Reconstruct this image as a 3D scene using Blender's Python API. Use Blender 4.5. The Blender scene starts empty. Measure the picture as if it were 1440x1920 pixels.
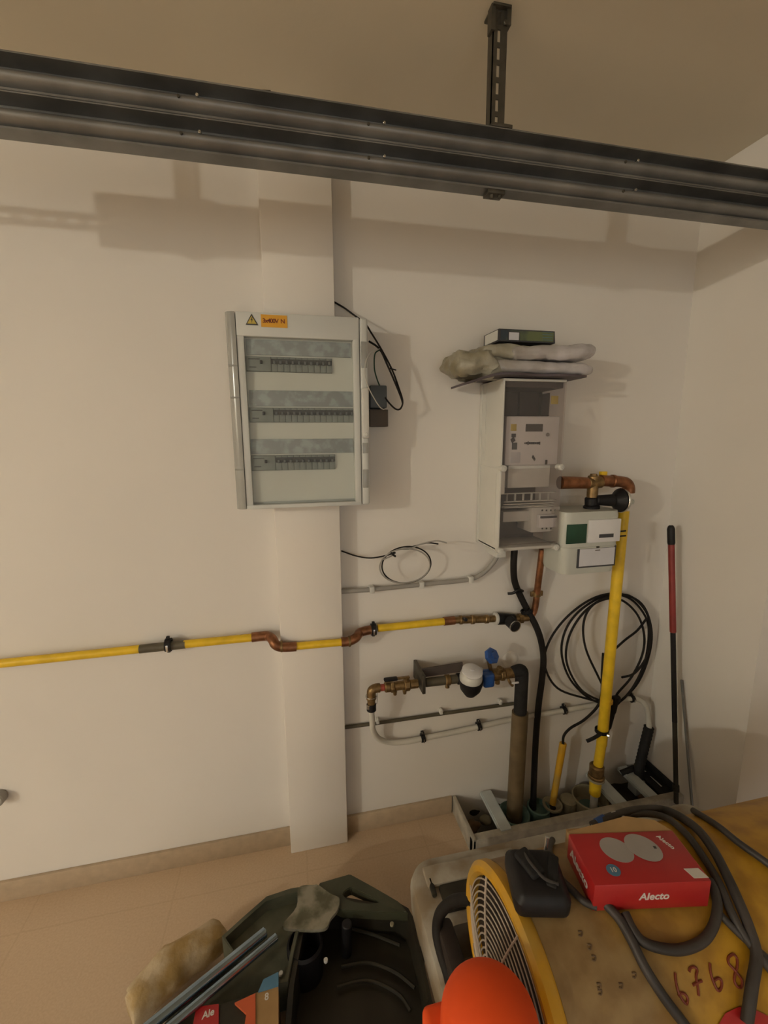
import bpy, bmesh, math, random
from mathutils import Vector, Matrix, noise
random.seed(7)
S = bpy.context.scene
C = S.collection
PI = math.pi

# ---------------------------------------------------------------- camera, light, exposure
F = 809.2
R0 = Vector((0.97713, -0.21253, -0.00713)); R1 = Vector((-0.04218, -0.16084, -0.98608)); R2 = Vector((0.20842, 0.96383, -0.16612))
CAM = Vector((0, 0, 1.535))
cd = bpy.data.cameras.new('camera'); cam = bpy.data.objects.new('camera', cd); C.objects.link(cam)
cd.sensor_fit = 'VERTICAL'; cd.sensor_height = 24.0; cd.lens = 24.0 * F / 1920.0
cd.clip_start = 0.02
m = Matrix.Identity(4)
for i in range(3):
    m[i][0] = R0[i]; m[i][1] = -R1[i]; m[i][2] = -R2[i]; m[i][3] = CAM[i]
cam.matrix_world = m
S.camera = cam

w = bpy.data.worlds.new('world'); S.world = w; w.use_nodes = True
w.node_tree.nodes['Background'].inputs[0].default_value = (1.0, 1.0, 0.95, 1)
w.node_tree.nodes['Background'].inputs[1].default_value = 0.36
vs = S.view_settings
vs.view_transform = 'Standard'; vs.look = 'None'; vs.exposure = -0.12; vs.gamma = 1.0; vs.use_curve_mapping = False
LAMP = Vector((-4.94, -2.2, 2.40)); LAMP_R = 0.05; LAMP_POWER = 2500.0   # emission strength of the bulb
dl = bpy.data.lights.new('daylight', 'AREA'); dl.shape = 'RECTANGLE'; dl.size = 2.2; dl.size_y = 1.9; dl.energy = 13.0; dl.color = (1.0, 0.99, 0.93)
dlo = bpy.data.objects.new('daylight', dl); C.objects.link(dlo)     # the open garage door behind the camera
dlo.location = (0.2, -3.2, 1.1); dlo.rotation_euler = (math.radians(90), 0, 0)

FILL_PANEL_POWER = 7.0   # emission strength of the added fill panel under the ceiling

# ---------------------------------------------------------------- survey helpers: sight line through a point of the photo
def ray(px, py):
    a = (px - 720) / F; b = (py - 960) / F
    return R0 * a + R1 * b + R2
def W(px, py, Y):
    d = ray(px, py); return CAM + d * (Y / d.y)
def G(px, py, Z):
    d = ray(px, py); return CAM + d * ((Z - CAM.z) / d.z)
def SX(px, py, X):
    d = ray(px, py); return CAM + d * (X / d.x)

# ---------------------------------------------------------------- materials
def mat(name, col, rough=0.6, metal=0.0, var=0.12, scale=12.0, bump=0.0, bscale=60.0, col2=None, thr=None, spec=None, coords='Object'):
    M = bpy.data.materials.new(name); M.use_nodes = True
    nt = M.node_tree; N = nt.nodes; L = nt.links
    b = N['Principled BSDF']
    tc = N.new('ShaderNodeTexCoord'); nz = N.new('ShaderNodeTexNoise'); nz.inputs['Scale'].default_value = scale; nz.inputs['Detail'].default_value = 5
    L.new(tc.outputs[coords], nz.inputs['Vector'])
    cr = N.new('ShaderNodeValToRGB')
    c2 = col2 if col2 else tuple(c * (1 - var) for c in col)
    c1 = col if col2 else tuple(min(1, c * (1 + var * 0.5)) for c in col)
    a, bb = thr if thr else (0.3, 0.7)
    cr.color_ramp.elements[0].position = a; cr.color_ramp.elements[1].position = bb
    cr.color_ramp.elements[0].color = (*c2, 1); cr.color_ramp.elements[1].color = (*c1, 1)
    L.new(nz.outputs['Fac'], cr.inputs['Fac']); L.new(cr.outputs['Color'], b.inputs['Base Color'])
    b.inputs['Roughness'].default_value = rough; b.inputs['Metallic'].default_value = metal
    if spec is not None: b.inputs['Specular IOR Level'].default_value = spec
    if bump:
        n2 = N.new('ShaderNodeTexNoise'); n2.inputs['Scale'].default_value = bscale; n2.inputs['Detail'].default_value = 4
        L.new(tc.outputs[coords], n2.inputs['Vector'])
        bp = N.new('ShaderNodeBump'); bp.inputs['Strength'].default_value = bump; bp.inputs['Distance'].default_value = 0.004
        L.new(n2.outputs['Fac'], bp.inputs['Height']); L.new(bp.outputs['Normal'], b.inputs['Normal'])
    return M
def clear_mat(name, tint, alpha, rough=0.08):
    M = bpy.data.materials.new(name); M.use_nodes = True
    nt = M.node_tree; N = nt.nodes; L = nt.links
    N.remove(N['Principled BSDF']); out = N['Material Output']
    tr = N.new('ShaderNodeBsdfTransparent'); tr.inputs[0].default_value = (*tint, 1)
    gl = N.new('ShaderNodeBsdfPrincipled'); gl.inputs['Base Color'].default_value = (*tint, 1); gl.inputs['Roughness'].default_value = rough
    nz = N.new('ShaderNodeTexNoise'); nz.inputs['Scale'].default_value = 14
    mr = N.new('ShaderNodeMapRange'); mr.inputs['To Min'].default_value = alpha * 0.8; mr.inputs['To Max'].default_value = alpha * 1.2
    L.new(nz.outputs['Fac'], mr.inputs['Value'])
    mx = N.new('ShaderNodeMixShader'); L.new(mr.outputs['Result'], mx.inputs[0]); L.new(tr.outputs[0], mx.inputs[1]); L.new(gl.outputs[0], mx.inputs[2])
    L.new(mx.outputs[0], out.inputs['Surface'])
    return M
M = {}
M['wall'] = mat('wall_paint', (0.76, 0.72, 0.67), 0.85, var=0.04, scale=1.6, bump=0.06, bscale=60)
M['ceiling'] = mat('ceiling_paint', (0.69, 0.62, 0.49), 0.9, var=0.06, scale=1.2, bump=0.08, bscale=70)
M['pillar'] = mat('pillar_paint', (0.80, 0.75, 0.69), 0.8, var=0.03, scale=2, bump=0.06, bscale=60)
M['base'] = mat('skirting_tile', (0.50, 0.39, 0.27), 0.5, var=0.12, scale=30)
M['galv'] = mat('galvanised_steel', (0.235, 0.235, 0.23), 0.46, 0.6, var=0.3, scale=9, bump=0.05, bscale=30)
M['galvdark'] = mat('dull_zinc_steel', (0.11, 0.10, 0.08), 0.5, 0.7, var=0.3, scale=30)
M['yellow'] = mat('yellow_gas_coating', (0.80, 0.52, 0.02), 0.42, var=0.15, scale=25)
M['copper'] = mat('aged_copper', (0.30, 0.13, 0.06), 0.42, 0.75, var=0.45, scale=40)
M['brass'] = mat('aged_brass', (0.27, 0.175, 0.075), 0.42, 0.75, var=0.4, scale=60)
M['black'] = mat('black_plastic', (0.012, 0.011, 0.012), 0.5, var=0.3, scale=30, spec=0.3)
M['blackrub'] = mat('black_rubber', (0.012, 0.010, 0.009), 0.7, var=0.3, scale=30, bump=0.2, spec=0.3)
M['boardgrey'] = mat('grey_white_enclosure_plastic', (0.60, 0.61, 0.585), 0.4, var=0.04, scale=6)
M['boardband'] = mat('smoked_grey_door_edge', (0.33, 0.33, 0.31), 0.16, var=0.12, scale=9)
M['boardin'] = mat('inner_cover_plate', (0.66, 0.66, 0.62), 0.5, var=0.05, scale=8)
M['labelstrip'] = mat('printed_label_strip', (0.40, 0.44, 0.46), 0.5, scale=34, col2=(0.30, 0.32, 0.33), thr=(0.45, 0.6))
M['breaker'] = mat('grey_breaker_plastic', (0.24, 0.26, 0.25), 0.5, var=0.1, scale=40)
M['breakerslot'] = mat('dark_breaker_slot', (0.08, 0.08, 0.08), 0.5)
M['toggle'] = mat('toggle_plastic', (0.12, 0.13, 0.13), 0.4)
M['lightgrey'] = mat('pale_grey_plastic', (0.62, 0.61, 0.57), 0.4, var=0.05, scale=14)
M['cabside'] = mat('cabinet_polyester', (0.66, 0.65, 0.60), 0.5, var=0.05, scale=10)
M['cabback'] = mat('brown_grey_board_and_shade', (0.075, 0.058, 0.05), 0.7, var=0.2, scale=14)
M['clear'] = clear_mat('clear_polycarbonate', (0.90, 0.88, 0.87), 0.05)
M['clearpane'] = clear_mat('clear_door_pane', (0.94, 0.95, 0.94), 0.03)
M['meter'] = mat('meter_housing_plastic', (0.72, 0.71, 0.72), 0.4, var=0.03)
M['lcd'] = mat('lcd_window', (0.06, 0.055, 0.05), 0.2)
M['ink'] = mat('dark_print', (0.05, 0.05, 0.055), 0.6)
M['gasgrey'] = mat('gas_meter_enamel', (0.52, 0.53, 0.48), 0.45, var=0.08, scale=10)
M['green'] = mat('dark_green_label', (0.010, 0.06, 0.030), 0.5, var=0.3, scale=18)
M['paperwhite'] = mat('white_label_paper', (0.62, 0.62, 0.66), 0.6, var=0.06)
M['brownpipe'] = mat('brown_sleeve_pipe', (0.15, 0.105, 0.052), 0.6, var=0.35, scale=14)
M['whitepipe'] = mat('white_water_pipe', (0.62, 0.60, 0.54), 0.45, var=0.1)
M['greyconduit'] = mat('grey_conduit', (0.33, 0.31, 0.28), 0.5, var=0.1)
M['darkrod'] = mat('dark_brown_conduit', (0.10, 0.085, 0.055), 0.5, var=0.25, scale=18)
M['blue'] = mat('blue_valve_plastic', (0.02, 0.08, 0.30), 0.32, var=0.25, scale=20)
M['red'] = mat('red_handle_coating', (0.24, 0.025, 0.02), 0.45, var=0.2, scale=20)
M['redband'] = mat('red_thread_seal', (0.42, 0.08, 0.05), 0.5)
M['greenplug'] = mat('green_grey_duct_plastic', (0.11, 0.19, 0.16), 0.5, var=0.35, scale=16)
M['bar'] = mat('pale_blue_grey_steel', (0.52, 0.56, 0.56), 0.5, var=0.15, scale=14)
M['kerb'] = mat('dusty_kerb_frame', (0.42, 0.38, 0.31), 0.8, var=0.3, scale=22, bump=0.4)
M['pit'] = mat('dark_trench_soil', (0.05, 0.04, 0.03), 0.95, var=0.5, scale=18, bump=0.8, bscale=30)
M['debris'] = mat('rubble', (0.20, 0.12, 0.06), 0.9, var=0.5, scale=20, bump=0.6)
M['tan'] = mat('olive_cream_cap', (0.30, 0.26, 0.17), 0.6, var=0.2, scale=20)
M['cardboard'] = mat('kraft_cardboard', (0.36, 0.22, 0.09), 0.75, var=0.18, scale=18)
M['redbox'] = mat('red_carton', (0.40, 0.018, 0.018), 0.38, var=0.08, scale=10)
M['white'] = mat('white_print', (0.66, 0.62, 0.58), 0.5, var=0.03)
M['disc'] = mat('grey_detector_print', (0.36, 0.33, 0.31), 0.5, var=0.08)
M['bluebadge'] = mat('blue_badge_print', (0.08, 0.20, 0.32), 0.5)
M['tankgrey'] = mat('dirty_grey_tank_plastic', (0.50, 0.48, 0.42), 0.5, scale=7, col2=(0.26, 0.20, 0.13), thr=(0.38, 0.62))
M['cablegrey'] = mat('dusty_grey_rubber_hose', (0.045, 0.038, 0.034), 0.55, var=0.5, scale=16)
M['olive'] = mat('dark_olive_case_plastic', (0.055, 0.058, 0.034), 0.5, var=0.4, scale=10, bump=0.2)
M['olivein'] = mat('dusty_olive_case_lining', (0.115, 0.11, 0.07), 0.7, scale=9, col2=(0.05, 0.055, 0.035), thr=(0.35, 0.65))
M['splash'] = mat('paint_splashed_olive', (0.27, 0.25, 0.19), 0.6, scale=17, col2=(0.10, 0.095, 0.055), thr=(0.42, 0.6))
M['casebody'] = mat('blackish_olive_case_plastic', (0.024, 0.020, 0.011), 0.55, var=0.5, scale=8, bump=0.3, bscale=20)
M['casedark'] = mat('black_olive_case_inside', (0.022, 0.018, 0.010), 0.6, var=0.5, scale=12)
M['steelblue'] = mat('polished_blue_steel', (0.32, 0.42, 0.52), 0.16, 0.95, var=0.3, scale=10)
M['foam'] = mat('cream_glass_wool', (0.52, 0.42, 0.28), 0.95, scale=14, col2=(0.36, 0.24, 0.09), thr=(0.35, 0.6), bump=1.0, bscale=45)
M['orange'] = mat('orange_plastic', (0.80, 0.075, 0.002), 0.75, var=0.06)
M['orangetape'] = mat('orange_carton', (0.55, 0.10, 0.03), 0.5)
M['heateryellow'] = mat('heater_ring_yellow', (0.62, 0.33, 0.015), 0.42, scale=10, col2=(0.42, 0.27, 0.06), thr=(0.3, 0.55))
M['sticker'] = mat('orange_sticker', (0.72, 0.36, 0.03), 0.5, var=0.03)
M['inkred'] = mat('dark_red_print', (0.18, 0.03, 0.01), 0.5)
M['fadedink'] = mat('faded_brown_print', (0.13, 0.08, 0.04), 0.7)
M['warn'] = mat('warning_yellow', (0.55, 0.42, 0.08), 0.5)
M['wrap'] = mat('crumpled_plastic_film', (0.56, 0.53, 0.54), 0.25, scale=9, col2=(0.36, 0.33, 0.30), thr=(0.35, 0.65), bump=1.0, bscale=26)
M['wrapolive'] = mat('dusty_plastic_bag', (0.42, 0.40, 0.33), 0.35, scale=9, col2=(0.22, 0.19, 0.12), thr=(0.35, 0.65), bump=1.0, bscale=26)
M['sheet'] = mat('dark_edged_folder', (0.09, 0.07, 0.08), 0.5, var=0.2)
M['carton'] = mat('green_blue_printed_carton', (0.14, 0.17, 0.08), 0.4, scale=14, col2=(0.03, 0.045, 0.06), thr=(0.4, 0.6))
M['wirecol'] = mat('dusty_wire_guard', (0.50, 0.43, 0.36), 0.45, 0.1, var=0.2)
M['fandark'] = mat('dark_fan_interior', (0.025, 0.016, 0.012), 0.7, var=0.3)
M['junction'] = mat('slate_grey_box', (0.085, 0.10, 0.11), 0.5, var=0.1)
M['brownbox'] = mat('brown_block_finish', (0.09, 0.07, 0.055), 0.6, var=0.1)
M['whitewire'] = mat('pale_wire', (0.50, 0.48, 0.44), 0.5)
M['chrome'] = mat('bright_zinc', (0.62, 0.62, 0.60), 0.25, 1.0, var=0.1)
M['strip'] = mat('dark_hose_lagging', (0.022, 0.021, 0.021), 0.8, var=0.3, scale=24, bump=0.6, spec=0.25)

# floor: fine speckled beige tiles with faint joints
def floor_mat():
    Mx = bpy.data.materials.new('speckled_beige_tile'); Mx.use_nodes = True
    N = Mx.node_tree.nodes; L = Mx.node_tree.links; b = N['Principled BSDF']
    tc = N.new('ShaderNodeTexCoord')
    n1 = N.new('ShaderNodeTexNoise'); n1.inputs['Scale'].default_value = 160; n1.inputs['Detail'].default_value = 3
    n2 = N.new('ShaderNodeTexNoise'); n2.inputs['Scale'].default_value = 2.5; n2.inputs['Detail'].default_value = 4
    r1 = N.new('ShaderNodeValToRGB'); r1.color_ramp.elements[0].color = (0.58, 0.43, 0.29, 1); r1.color_ramp.elements[1].color = (0.63, 0.48, 0.33, 1)
    r1.color_ramp.elements[0].position = 0.35; r1.color_ramp.elements[1].position = 0.65
    r2 = N.new('ShaderNodeValToRGB'); r2.color_ramp.elements[0].color = (0.90, 0.88, 0.86, 1); r2.color_ramp.elements[1].color = (1, 1, 1, 1)
    mx = N.new('ShaderNodeMix'); mx.data_type = 'RGBA'; mx.blend_type = 'MULTIPLY'; mx.inputs[0].default_value = 1
    br = N.new('ShaderNodeTexBrick'); br.offset = 0; br.inputs['Color1'].default_value = (1, 1, 1, 1); br.inputs['Color2'].default_value = (1, 1, 1, 1)
    br.inputs['Mortar'].default_value = (0.93, 0.92, 0.90, 1); br.inputs['Scale'].default_value = 1; br.inputs['Mortar Size'].default_value = 0.003
    br.inputs['Brick Width'].default_value = 0.45; br.inputs['Row Height'].default_value = 0.45
    m2 = N.new('ShaderNodeMix'); m2.data_type = 'RGBA'; m2.blend_type = 'MULTIPLY'; m2.inputs[0].default_value = 1
    for n in (n1, n2, br): L.new(tc.outputs['Object'], n.inputs['Vector'])
    L.new(n1.outputs['Fac'], r1.inputs[0]); L.new(n2.outputs['Fac'], r2.inputs[0])
    L.new(r1.outputs[0], mx.inputs[6]); L.new(r2.outputs[0], mx.inputs[7]); L.new(mx.outputs[2], m2.inputs[6]); L.new(br.outputs[0], m2.inputs[7])
    L.new(m2.outputs[2], b.inputs['Base Color']); b.inputs['Roughness'].default_value = 0.42
    return Mx
M['floor'] = floor_mat()
# heater barrel: yellow paint with a dusty tan area near the intake end (dust has its own outline)
def barrel_mat():
    Mx = bpy.data.materials.new('dusty_yellow_barrel_paint'); Mx.use_nodes = True
    N = Mx.node_tree.nodes; L = Mx.node_tree.links; b = N['Principled BSDF']
    tc = N.new('ShaderNodeTexCoord'); sp = N.new('ShaderNodeSeparateXYZ'); L.new(tc.outputs['Object'], sp.inputs[0])
    nz = N.new('ShaderNodeTexNoise'); nz.inputs['Scale'].default_value = 7; nz.inputs['Detail'].default_value = 7; L.new(tc.outputs['Object'], nz.inputs['Vector'])
    ad = N.new('ShaderNodeMath'); ad.operation = 'MULTIPLY_ADD'; ad.inputs[1].default_value = 0.30; L.new(nz.outputs['Fac'], ad.inputs[0])
    sh = N.new('ShaderNodeMath'); sh.operation = 'ADD'; sh.inputs[1].default_value = 0.55; L.new(sp.outputs['X'], sh.inputs[0]); L.new(sh.outputs[0], ad.inputs[2])
    cr = N.new('ShaderNodeValToRGB'); e = cr.color_ramp.elements
    e[0].position = 0.34; e[0].color = (0.30, 0.20, 0.085, 1); e[1].position = 0.56; e[1].color = (0.52, 0.28, 0.015, 1)
    L.new(ad.outputs[0], cr.inputs[0])
    n2 = N.new('ShaderNodeTexNoise'); n2.inputs['Scale'].default_value = 22; n2.inputs['Detail'].default_value = 6; L.new(tc.outputs['Object'], n2.inputs['Vector'])
    c2 = N.new('ShaderNodeValToRGB'); c2.color_ramp.elements[0].position = 0.35; c2.color_ramp.elements[1].position = 0.6
    c2.color_ramp.elements[0].color = (0.72, 0.66, 0.6, 1); c2.color_ramp.elements[1].color = (1, 1, 1, 1); L.new(n2.outputs['Fac'], c2.inputs[0])
    mx = N.new('ShaderNodeMix'); mx.data_type = 'RGBA'; mx.blend_type = 'MULTIPLY'; mx.inputs[0].default_value = 1
    L.new(cr.outputs[0], mx.inputs[6]); L.new(c2.outputs[0], mx.inputs[7]); L.new(mx.outputs[2], b.inputs['Base Color'])
    b.inputs['Roughness'].default_value = 0.5
    return Mx
M['barrel'] = barrel_mat()

# ---------------------------------------------------------------- mesh builders
def nb(): return bmesh.new()
def box(bm, c, s, bev=0.0, rot=None, seg=2):
    t = bmesh.new(); bmesh.ops.create_cube(t, size=1.0)
    for v in t.verts: v.co = Vector((v.co.x * s[0], v.co.y * s[1], v.co.z * s[2]))
    if bev: bmesh.ops.bevel(t, geom=list(t.edges), offset=min(bev, min(s) * 0.49), segments=seg, profile=0.5, affect='EDGES')
    mm = (rot.to_4x4() if rot else Matrix.Identity(4)); mm = Matrix.Translation(Vector(c)) @ mm
    bmesh.ops.transform(t, matrix=mm, verts=t.verts)
    merge(bm, t); return bm
def merge(bm, t):
    me = bpy.data.meshes.new('t'); t.to_mesh(me); t.free(); bm.from_mesh(me); bpy.data.meshes.remove(me)
def bx(bm, x0, x1, y0, y1, z0, z1, bev=0.0, seg=2):
    return box(bm, ((x0 + x1) / 2, (y0 + y1) / 2, (z0 + z1) / 2), (abs(x1 - x0), abs(y1 - y0), abs(z1 - z0)), bev, None, seg)
def frame_of(d):
    d = d.normalized(); a = Vector((0, 0, 1)) if abs(d.z) < 0.9 else Vector((1, 0, 0))
    u = d.cross(a).normalized(); return u, d.cross(u).normalized()
def tube(bm, pts, r, seg=12, closed=False, cap=True):
    pts = [Vector(p) for p in pts]; n = len(pts)
    rs = r if isinstance(r, (list, tuple)) else [r] * n
    rings = []; u = None
    for i, p in enumerate(pts):
        if closed: d = pts[(i + 1) % n] - pts[i - 1]
        else: d = pts[min(i + 1, n - 1)] - pts[max(i - 1, 0)]
        if d.length < 1e-9: d = Vector((0, 0, 1))
        d.normalize()
        if u is None: u, v = frame_of(d)
        else:
            u = (u - d * u.dot(d)); u = u.normalized() if u.length > 1e-6 else frame_of(d)[0]
            v = d.cross(u).normalized()
        v = d.cross(u).normalized()
        rings.append([bm.verts.new(p + (u * math.cos(2 * PI * k / seg) + v * math.sin(2 * PI * k / seg)) * rs[i]) for k in range(seg)])
    m_ = n if closed else n - 1
    for i in range(m_):
        A = rings[i]; B = rings[(i + 1) % n]
        for k in range(seg): bm.faces.new((A[k], A[(k + 1) % seg], B[(k + 1) % seg], B[k]))
    if cap and not closed: bm.faces.new(rings[0][::-1]); bm.faces.new(rings[-1])
    return bm
def cyl(bm, p0, p1, r, r1=None, seg=20, bev=True):
    p0 = Vector(p0); p1 = Vector(p1); r1 = r if r1 is None else r1
    L_ = (p1 - p0).length; e = min(L_ * 0.15, min(r, r1) * 0.18) if bev else 0
    d = (p1 - p0).normalized()
    if e > 1e-6: return tube(bm, [p0, p0 + d * 1e-5, p0 + d * e, p1 - d * e, p1 - d * 1e-5, p1], [r - e, r - e, r, r1, r1 - e, r1 - e], seg)
    return tube(bm, [p0, p1], [r, r1], seg)
def smooth(pts, n=8, closed=False):
    P = [Vector(p) for p in pts]; out = []; N_ = len(P)
    rng = range(N_) if closed else range(N_ - 1)
    for i in rng:
        if closed: a, b, c, d = P[i - 1], P[i], P[(i + 1) % N_], P[(i + 2) % N_]
        else: a, b, c, d = P[max(i - 1, 0)], P[i], P[i + 1], P[min(i + 2, N_ - 1)]
        for k in range(n):
            t = k / n
            out.append(0.5 * ((2 * b) + (c - a) * t + (2 * a - 5 * b + 4 * c - d) * t * t + (3 * b - a - 3 * c + d) * t ** 3))
    if not closed: out.append(P[-1])
    return out
def lathe(bm, o, axis, prof, seg=28):
    o = Vector(o); axis = Vector(axis).normalized()
    return tube(bm, [o + axis * (h + i * 1e-6) for i, (r, h) in enumerate(prof)], [max(r, 1e-4) for r, h in prof], seg)
def lathe2(bm, o, axis, prof, seg=32, caps=True):
    # true revolution: rings keep the same frame even when the profile folds back
    o = Vector(o); axis = Vector(axis).normalized(); u, v = frame_of(axis); rings = []
    for r, h in prof:
        rings.append([bm.verts.new(o + axis * h + (u * math.cos(2 * PI * k / seg) + v * math.sin(2 * PI * k / seg)) * max(r, 1e-4)) for k in range(seg)])
    for A, B in zip(rings, rings[1:]):
        for k in range(seg): bm.faces.new((A[k], A[(k + 1) % seg], B[(k + 1) % seg], B[k]))
    if caps: bm.faces.new(rings[0][::-1]); bm.faces.new(rings[-1])
    return bm
def loft(bm, loops, cap=True, closed_loops=True):
    rings = [[bm.verts.new(Vector(p)) for p in lp] for lp in loops]
    n = len(rings[0])
    for A, B in zip(rings, rings[1:]):
        for k in range(n if closed_loops else n - 1): bm.faces.new((A[k], A[(k + 1) % n], B[(k + 1) % n], B[k]))
    if cap: bm.faces.new(rings[0][::-1]); bm.faces.new(rings[-1])
    return bm
def prism(bm, poly, off):
    off = Vector(off); return loft(bm, [poly, [Vector(p) + off for p in poly]])
def finish(bm, name, material, world, smooth_ang=0.7):
    bmesh.ops.recalc_face_normals(bm, faces=bm.faces)
    if world is not None: bmesh.ops.transform(bm, matrix=world.inverted(), verts=bm.verts)
    me = bpy.data.meshes.new(name); bm.to_mesh(me); bm.free()
    for p in me.polygons: p.use_smooth = True
    me.set_sharp_from_angle(angle=smooth_ang)
    me.materials.append(material)
    return me
WM = {}
def thing(name, label, cat, loc=(0, 0, 0), rot=None, group=None):
    o = bpy.data.objects.new(name, None); C.objects.link(o); o.empty_display_size = 0.05
    mw = Matrix.Translation(Vector(loc)) @ (rot.to_4x4() if rot else Matrix.Identity(4))
    o.matrix_world = mw; WM[o] = mw
    o['label'] = label; o['category'] = cat
    if group: o['group'] = group
    return o
def part(name, bm, material, parent, label=None, kind=None):
    me = finish(bm, name, material, WM[parent]); o = bpy.data.objects.new(name, me); C.objects.link(o)
    o.parent = parent; WM[o] = WM[parent]
    if label: o['label'] = label
    if kind: o['kind'] = kind
    return o
def lpart(name, bm, material, parent, label=None):   # mesh given in the parent's own coordinates
    me = finish(bm, name, material, None); o = bpy.data.objects.new(name, me); C.objects.link(o)
    o.parent = parent; WM[o] = WM[parent]
    if label: o['label'] = label
    return o
def solo(name, bm, material, label, cat, group=None):
    xs = [v.co.x for v in bm.verts]; ys = [v.co.y for v in bm.verts]; zs = [v.co.z for v in bm.verts]
    loc = Vector(((min(xs) + max(xs)) / 2, (min(ys) + max(ys)) / 2, min(zs)))
    mw = Matrix.Translation(loc)
    me = finish(bm, name, material, mw); o = bpy.data.objects.new(name, me); C.objects.link(o)
    o.location = loc; WM[o] = mw; o['label'] = label; o['category'] = cat
    if group: o['group'] = group
    return o
def struct(name, bm, material):
    me = finish(bm, name, material, None); o = bpy.data.objects.new(name, me); C.objects.link(o); o['kind'] = 'structure'; WM[o] = Matrix.Identity(4); return o
def text_bm(s, size, mw, ext=0.0004, align='CENTER', spacing=1.0, shear=0.0):
    cu = bpy.data.curves.new('t', 'FONT'); cu.body = s; cu.size = size; cu.extrude = ext; cu.align_x = align; cu.align_y = 'CENTER'; cu.space_character = spacing; cu.offset = size * .02; cu.shear = shear
    ob = bpy.data.objects.new('t', cu); C.objects.link(ob)
    dg = bpy.context.evaluated_depsgraph_get(); me = bpy.data.meshes.new_from_object(ob.evaluated_get(dg))
    bm = bmesh.new(); bm.from_mesh(me); bmesh.ops.transform(bm, matrix=mw, verts=bm.verts)
    bpy.data.objects.remove(ob); bpy.data.curves.remove(cu); bpy.data.meshes.remove(me); return bm
FRONT = Matrix.Rotation(PI / 2, 4, 'X')     # text upright facing -Y
def front_at(p): return Matrix.Translation(Vector(p)) @ FRONT

# ================================================================ SETTING
YW, XR, ZC = 1.48, 1.54, 2.49
YR = 1.075           # where the right wall ends
TX0, TY0, TZ = 0.602, 1.27, 0.07     # trench frame
bm = nb(); bx(bm, -5.8, 2.9, YW, YW + 0.15, -0.4, ZC); struct('wall_back', bm, M['wall'])
bm = nb(); bx(bm, XR, 2.9, YR, YW, -0.4, ZC); struct('wall_right', bm, M['wall'])
bm = nb(); bx(bm, 2.75, 2.9, -3.4, YR, 0, ZC); struct('wall_far_right', bm, M['wall'])
bm = nb(); bx(bm, -5.95, -5.8, -3.4, YW + 0.15, 0, ZC); struct('wall_left', bm, M['wall'])
bm = nb()
bx(bm, -5.8, -1.3, -3.4, -3.25, 0, ZC); bx(bm, 1.7, 2.75, -3.4, -3.25, 0, ZC); bx(bm, -1.3, 1.7, -3.4, -3.25, 2.15, ZC)
struct('wall_rear', bm, M['wall'])
bm = nb(); bx(bm, -5.95, 2.9, -3.4, YW + 0.15, ZC, ZC + 0.12); struct('ceiling', bm, M['ceiling'])
bm = nb()
bx(bm, -5.8, 2.75, -3.4, TY0 + 0.02, -0.1, 0); bx(bm, -5.8, TX0 + 0.01, TY0 + 0.02, YW, -0.1, 0)
struct('floor', bm, M['floor'])
PX0, PX1, PY = -0.057, 0.157, 1.432
bm = nb(); bx(bm, PX0, PX1, PY, YW, 0.0, ZC, 0.003); struct('trim_1', bm, M['pillar'])
bm = nb(); bx(bm, -5.8, PX0, YW - 0.012, YW, 0.0, 0.075, 0.002); bx(bm, PX1, TX0 - 0.005, YW - 0.012, YW, 0.0, 0.075, 0.002)
struct('baseboard_back', bm, M['base'])
# trench in the corner
bm = nb(); bx(bm, TX0, XR, TY0, YW, -0.20, -0.16)
bx(bm, TX0 - 0.02, TX0, TY0, YW, -0.16, -0.001); bx(bm, TX0, XR, TY0 - 0.0, TY0 + 0.02, -0.16, -0.101)
struct('trim_2', bm, M['pit'])
bm = nb(); bx(bm, TX0, XR - 0.001, TY0, TY0 + 0.030, -0.10, TZ, 0.004); bx(bm, TX0, TX0 + 0.014, TY0, YW - 0.001, -0.02, TZ + 0.004, 0.003)
struct('trim_3', bm, M['kerb'])

bm = nb(); p = G(476, 166, ZC); tube(bm, smooth([p + Vector((-.004, .012, -.001)), p + Vector((.01, .004, -.002)), p + Vector((.024, .0, -.002)), p + Vector((.045, -.002, -.0005))], 5), .0022, 6); solo('ceiling_crack', bm, M['darkrod'], 'thin dark crack in the ceiling plaster at the left of the pillar top', 'crack')

# ================================================================ LAMP AND ADDED FILL PANEL (out of frame, up to the left)
t = thing('pendant_bulb', 'bare bulb hanging on a short cord from the ceiling at the left', 'lamp', (LAMP.x, LAMP.y, ZC))
bm = nb(); cyl(bm, (LAMP.x, LAMP.y, ZC), (LAMP.x, LAMP.y, ZC - 0.02), 0.04); cyl(bm, (LAMP.x, LAMP.y, ZC - 0.02), (LAMP.x, LAMP.y, LAMP.z + 0.06), 0.003, seg=8); part('cord', bm, M['black'], t)
bm = nb(); cyl(bm, (LAMP.x, LAMP.y, LAMP.z + 0.068), (LAMP.x, LAMP.y, LAMP.z + 0.045), 0.018); part('lamp_holder', bm, M['black'], t)
EM = bpy.data.materials.new('glowing_bulb'); EM.use_nodes = True; nt = EM.node_tree; nt.nodes.remove(nt.nodes['Principled BSDF'])
em = nt.nodes.new('ShaderNodeEmission'); em.inputs[0].default_value = (1.0, 0.955, 0.80, 1); em.inputs[1].default_value = LAMP_POWER
nt.links.new(em.outputs[0], nt.nodes['Material Output'].inputs['Surface'])
bm = nb(); bmesh.ops.create_icosphere(bm, subdivisions=2, radius=LAMP_R, matrix=Matrix.Translation(LAMP)); part('bulb', bm, EM, t)

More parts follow.
